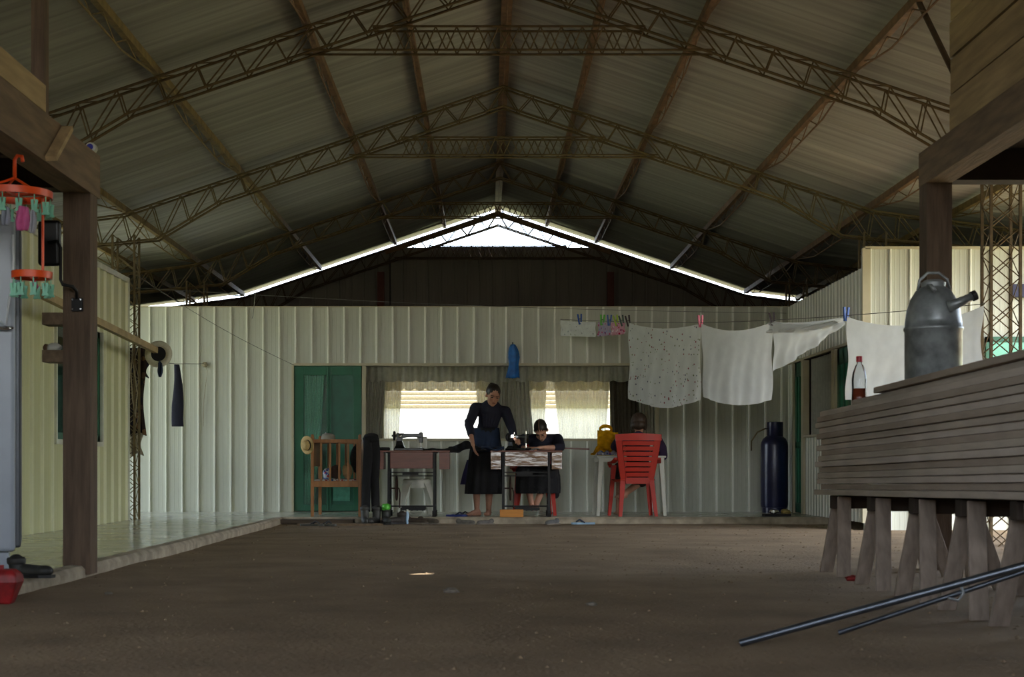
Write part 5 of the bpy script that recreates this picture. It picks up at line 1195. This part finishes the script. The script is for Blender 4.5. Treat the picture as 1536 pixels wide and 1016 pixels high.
# shelves boxes on the post
for lab, v0, v1 in (('upper brown wooden shelf box fixed left of the post', 469, 487), ('lower brown wooden shelf box with small things, left of the post', 525, 543)):
    o = thing('shelf_box', lab, 'shelf', P(79, v1, 9.5)); x0, x1, z0, z1 = X(63, 9.4), -2.712, Z(v1, 9.4), Z(v0, 9.4)
    MB().box(x0, x1, 9.4, 9.415, z0, z1).build('front', M['wood_beam'], o); MB().box(x0, x1, 9.416, 9.55, z0, z0+.015).build('bottom', M['wood_beam'], o); MB().box(x0, x0+.012, 9.416, 9.55, z0+.016, z1).build('side', M['wood_beam'], o); MB().box(x0, x1, 9.54, 9.555, z0, z1).build('back', M['wood_beam'], o)
bundle('soap_bag', 'crumpled white plastic bag in the lower shelf box', 'bag', P(80, 523, 9.47), (.05, .04, .035), M['whiteplastic'], 40); bundle('brown_soap', 'small brown soap lump in the lower shelf box', 'soap', P(71, 523, 9.47), (.025, .03, .03), M['rustred'], 41)
# roll lying on the beam end
o = thing('tape_roll', 'white roll with a blue centre on the end of the left beam', 'roll', P(140, 226, 9.45)); c = Vector((-2.56, 9.5, 2.745+.033))
MB().lathe([(0,-.03),(.018,-.03),(.032,-.026),(.033,.03),(0,.03)], c, 20, 'y').build('roll_body', M['whiteplastic'], o, autosm=40); MB().lathe([(0,-.004),(.021,-.004),(.018,.004),(0,.004)], c+Vector((0,-.034,0)), 16, 'y').build('blue_core', mat('blue_core', srgb(24,30,150), .4), o)
# pole with hat, hung by rope
pp, pq = P(60, 440, 12.6)+Vector((0,0,0)), P(236, 527, 17.3)
tag(MB().bar(pp, pq, .055, .07).build('wooden_pole', mat('pale_pole_wood', srgb(168,148,108), .7, 0, .15, 6)), 'pale wooden pole slanting from the left wall past the lattice column', 'pole')
hat('white straw hat hung on the end of the slanting pole, seen from beneath', P(237, 531, 17.18)+Vector((0,.02,0)), (R(-98), R(8), 0), .97, mat('white_hat', srgb(196,192,172), .8, 0, .08, 40))
rag('blue ribbon end hanging from the white straw hat', 237, 243, 545, 566, 17.1, M['navyblue'], 'ribbon')
tag(MB().tube([P(205, 500, 17.45), P(199, 540, 17.44), P(206, 590, 17.44), P(203, 625, 17.44), P(199, 600, 17.43), P(196, 560, 17.43), P(200, 510, 17.43), P(204, 494, 17.42)], .009, 6).build('rope_loop', M['rope'], smooth=True), 'looped rope hanging at the left lattice column', 'rope')
# clothes by the column
def hangcloth(name, label, cat, u0, u1, v0, v1, d, m, folds=4, edge=3, amp=.03):
    def fn(s, t): return P(u0+(u1-u0)*s+edge*math.sin(t*6+1)*s, v0+(v1-v0)*t+edge*math.sin(s*7)*t, d)+Vector((0, amp*math.sin(s*folds*6.28)*(.4+t), 0))
    return tag(MB().grid(fn, 30, 24).build(name, m, smooth=True, fix=False, mods=[('SOLIDIFY', dict(thickness=.01))]), label, cat)
hangcloth('patterned_shirt', 'dark brown patterned shirt hanging behind the left lattice column', 'shirt', 186, 217, 522, 652, 17.95, cloth('dark_camouflage', srgb(52,44,42), .1, 10, .2, spots=(srgb(110,84,62), srgb(36,34,44), srgb(80,64,54)), sscale=9, thresh=.35))
hangcloth('cream_cloth', 'cream cloth hanging below the dark patterned shirt', 'cloth', 194, 213, 640, 682, 18.05, cloth('cream_rag', srgb(180,172,150), .3))
hangcloth('navy_shirt', 'navy shirt partly hidden behind the patterned shirt', 'shirt', 203, 221, 541, 566, 18.15, M['navy'], amp=.02)
tag(MB().tube([P(186, 520, 17.7), P(218, 541, 18.1), P(262, 546, 19.8), P(307, 546, 20.72)], .004, 5).build('washing_wire', M['wire']), 'thin wire from the left column to a knot on the back wall', 'wire')
b = MB(); rings = []
for i in range(20):
    t = i/19; c = P(265+3*t+.8*math.sin(t*5), 547+93*t, 19.85); w = .035+.045*min(1, t*1.5)*(1-.0*t); 
    rings.append([c+Vector((w*math.cos(a)*(1+.1*math.sin(3*a+5*t)), .025*math.sin(a), 0)) for a in [j*math.pi/9 for j in range(18)]])
b.loft(rings); tag(b.build('hanging_trouser', M['navy'], smooth=True), 'single dark navy trouser leg hanging in front of the back wall', 'trousers')
bundle('rope_knot', 'small rope knot tied to the back wall at the wire end', 'rope', P(307, 547, YW-.03), (.04, .025, .035), M['rope'], 50, .4)
tag(MB().tube([P(307, 548, YW-.035), P(311, 556, YW-.04), P(306, 600, YW-.03), P(305, 640, YW-.03)], .004, 5).build('loose_string', M['rope']), 'thin cord hanging down the back wall below the knot', 'cord')
for p, q, lab in ((P(203, 412, 17.6), P(441, 548, YW-.04), 'thin wire running down from the left column top to the green door corner'), (P(203, 432, 17.6), P(1180, 470, 20.6), 'long thin wire across the hall in front of the gable'), (P(378, 478, 19.6), P(383, 440, 19.0), 'short loose wire end hanging above the white wall')):
    tag(MB().tube([p.lerp(q, i/12)-Vector((0,0,.06*math.sin(math.pi*i/12))) for i in range(13)], .0035, 5).build('overhead_wire', M['wire']), lab, 'wire')
# ---------------- right background ----------------
sg = P(1528, 437, RY-.04); o = thing('wall_sign', 'dark navy board fixed on the bright wall at the right edge', 'board', sg)
MB().box(X(1517, RY), X(1600, RY), RY-.05, RY-.022, Z(447, RY), Z(427, RY)).build('panel', mat('navy_board', srgb(24,26,70), .5), o)
MB().box(X(1516, RY), X(1601, RY), RY-.055, RY-.05, Z(447.5, RY), Z(446, RY)).build('edge_strip', M['iron'], o)

# loose clods and grit over the dirt: countless, one object
random.seed(21); mb = MB()
for i in range(2600):
    d = 4.2+14*random.random()**.8; u = random.uniform(-20, 1560); p = P(u, 900, d)
    if p.x < -2.5 or p.y > 18.3: continue
    r = random.choice((.004, .005, .006, .008, .011))*(1+.04*d); z = gz(p.x, p.y); a = random.uniform(0, 6)
    vs = [Vector((p.x+r*math.cos(a+k*1.2566)*random.uniform(.7,1.4), p.y+r*math.sin(a+k*1.2566)*random.uniform(.7,1.4), z-.002)) for k in range(5)]+[Vector((p.x+r*.2, p.y, z+r*random.uniform(.35,.7)))]
    mb.add(vs, [(0,1,5),(1,2,5),(2,3,5),(3,4,5),(4,0,5)])
tag(mb.build('soil_clods', mat('dry_clods', srgb(132,112,86), .95, 0, .3, 30), smooth=False), 'loose grit and clods scattered over the dirt floor', 'grit', kind='stuff')
EXPO = 0.82
# =============== light, camera ===============
w = bpy.data.worlds.new('World'); scn.world = w; w.use_nodes = True
n, l = w.node_tree.nodes, w.node_tree.links
sky = n.new('ShaderNodeTexSky'); sky.sky_type = 'NISHITA'; sky.sun_disc = False; sky.sun_elevation = R(58); sky.sun_rotation = R(150); sky.dust_density = 3; sky.air_density = 1
hs = n.new('ShaderNodeHueSaturation'); hs.inputs['Saturation'].default_value = .6; l.new(sky.outputs[0], hs.inputs['Color']); l.new(hs.outputs[0], n['Background'].inputs[0])
n['Background'].inputs[1].default_value = 1.0
sd = bpy.data.lights.new('sun', 'SUN'); sd.energy = 9.0; sd.angle = R(.53); sd.color = (1, .95, .86)
so = bpy.data.objects.new('sun', sd); COL.objects.link(so); so.rotation_euler = SUN_ROT; so.location = (10, -5, 20)
cd = bpy.data.cameras.new('camera'); co = bpy.data.objects.new('camera', cd); COL.objects.link(co); scn.camera = co
co.location = (0, 0, HC); co.rotation_euler = (R(90), 0, 0)
cd.sensor_width = 36; cd.lens = FPX/1536*36; cd.clip_end = 500; cd.clip_start = .05
cd.dof.use_dof = True; cd.dof.focus_distance = 18.8; cd.dof.aperture_fstop = 5.6
cd.shift_x = (768-CU)/1536; cd.shift_y = (CV-508)/1536
scn.view_settings.view_transform = 'Standard'; scn.view_settings.look = 'None'; scn.view_settings.gamma = 1
scn.view_settings.use_curve_mapping = False; scn.view_settings.exposure = EXPO
scn.cycles.max_bounces = 10; scn.cycles.diffuse_bounces = 6; scn.cycles.transparent_max_bounces = 16
scn.cycles.sample_clamp_indirect = 12; scn.cycles.caustics_reflective = False; scn.cycles.caustics_refractive = False
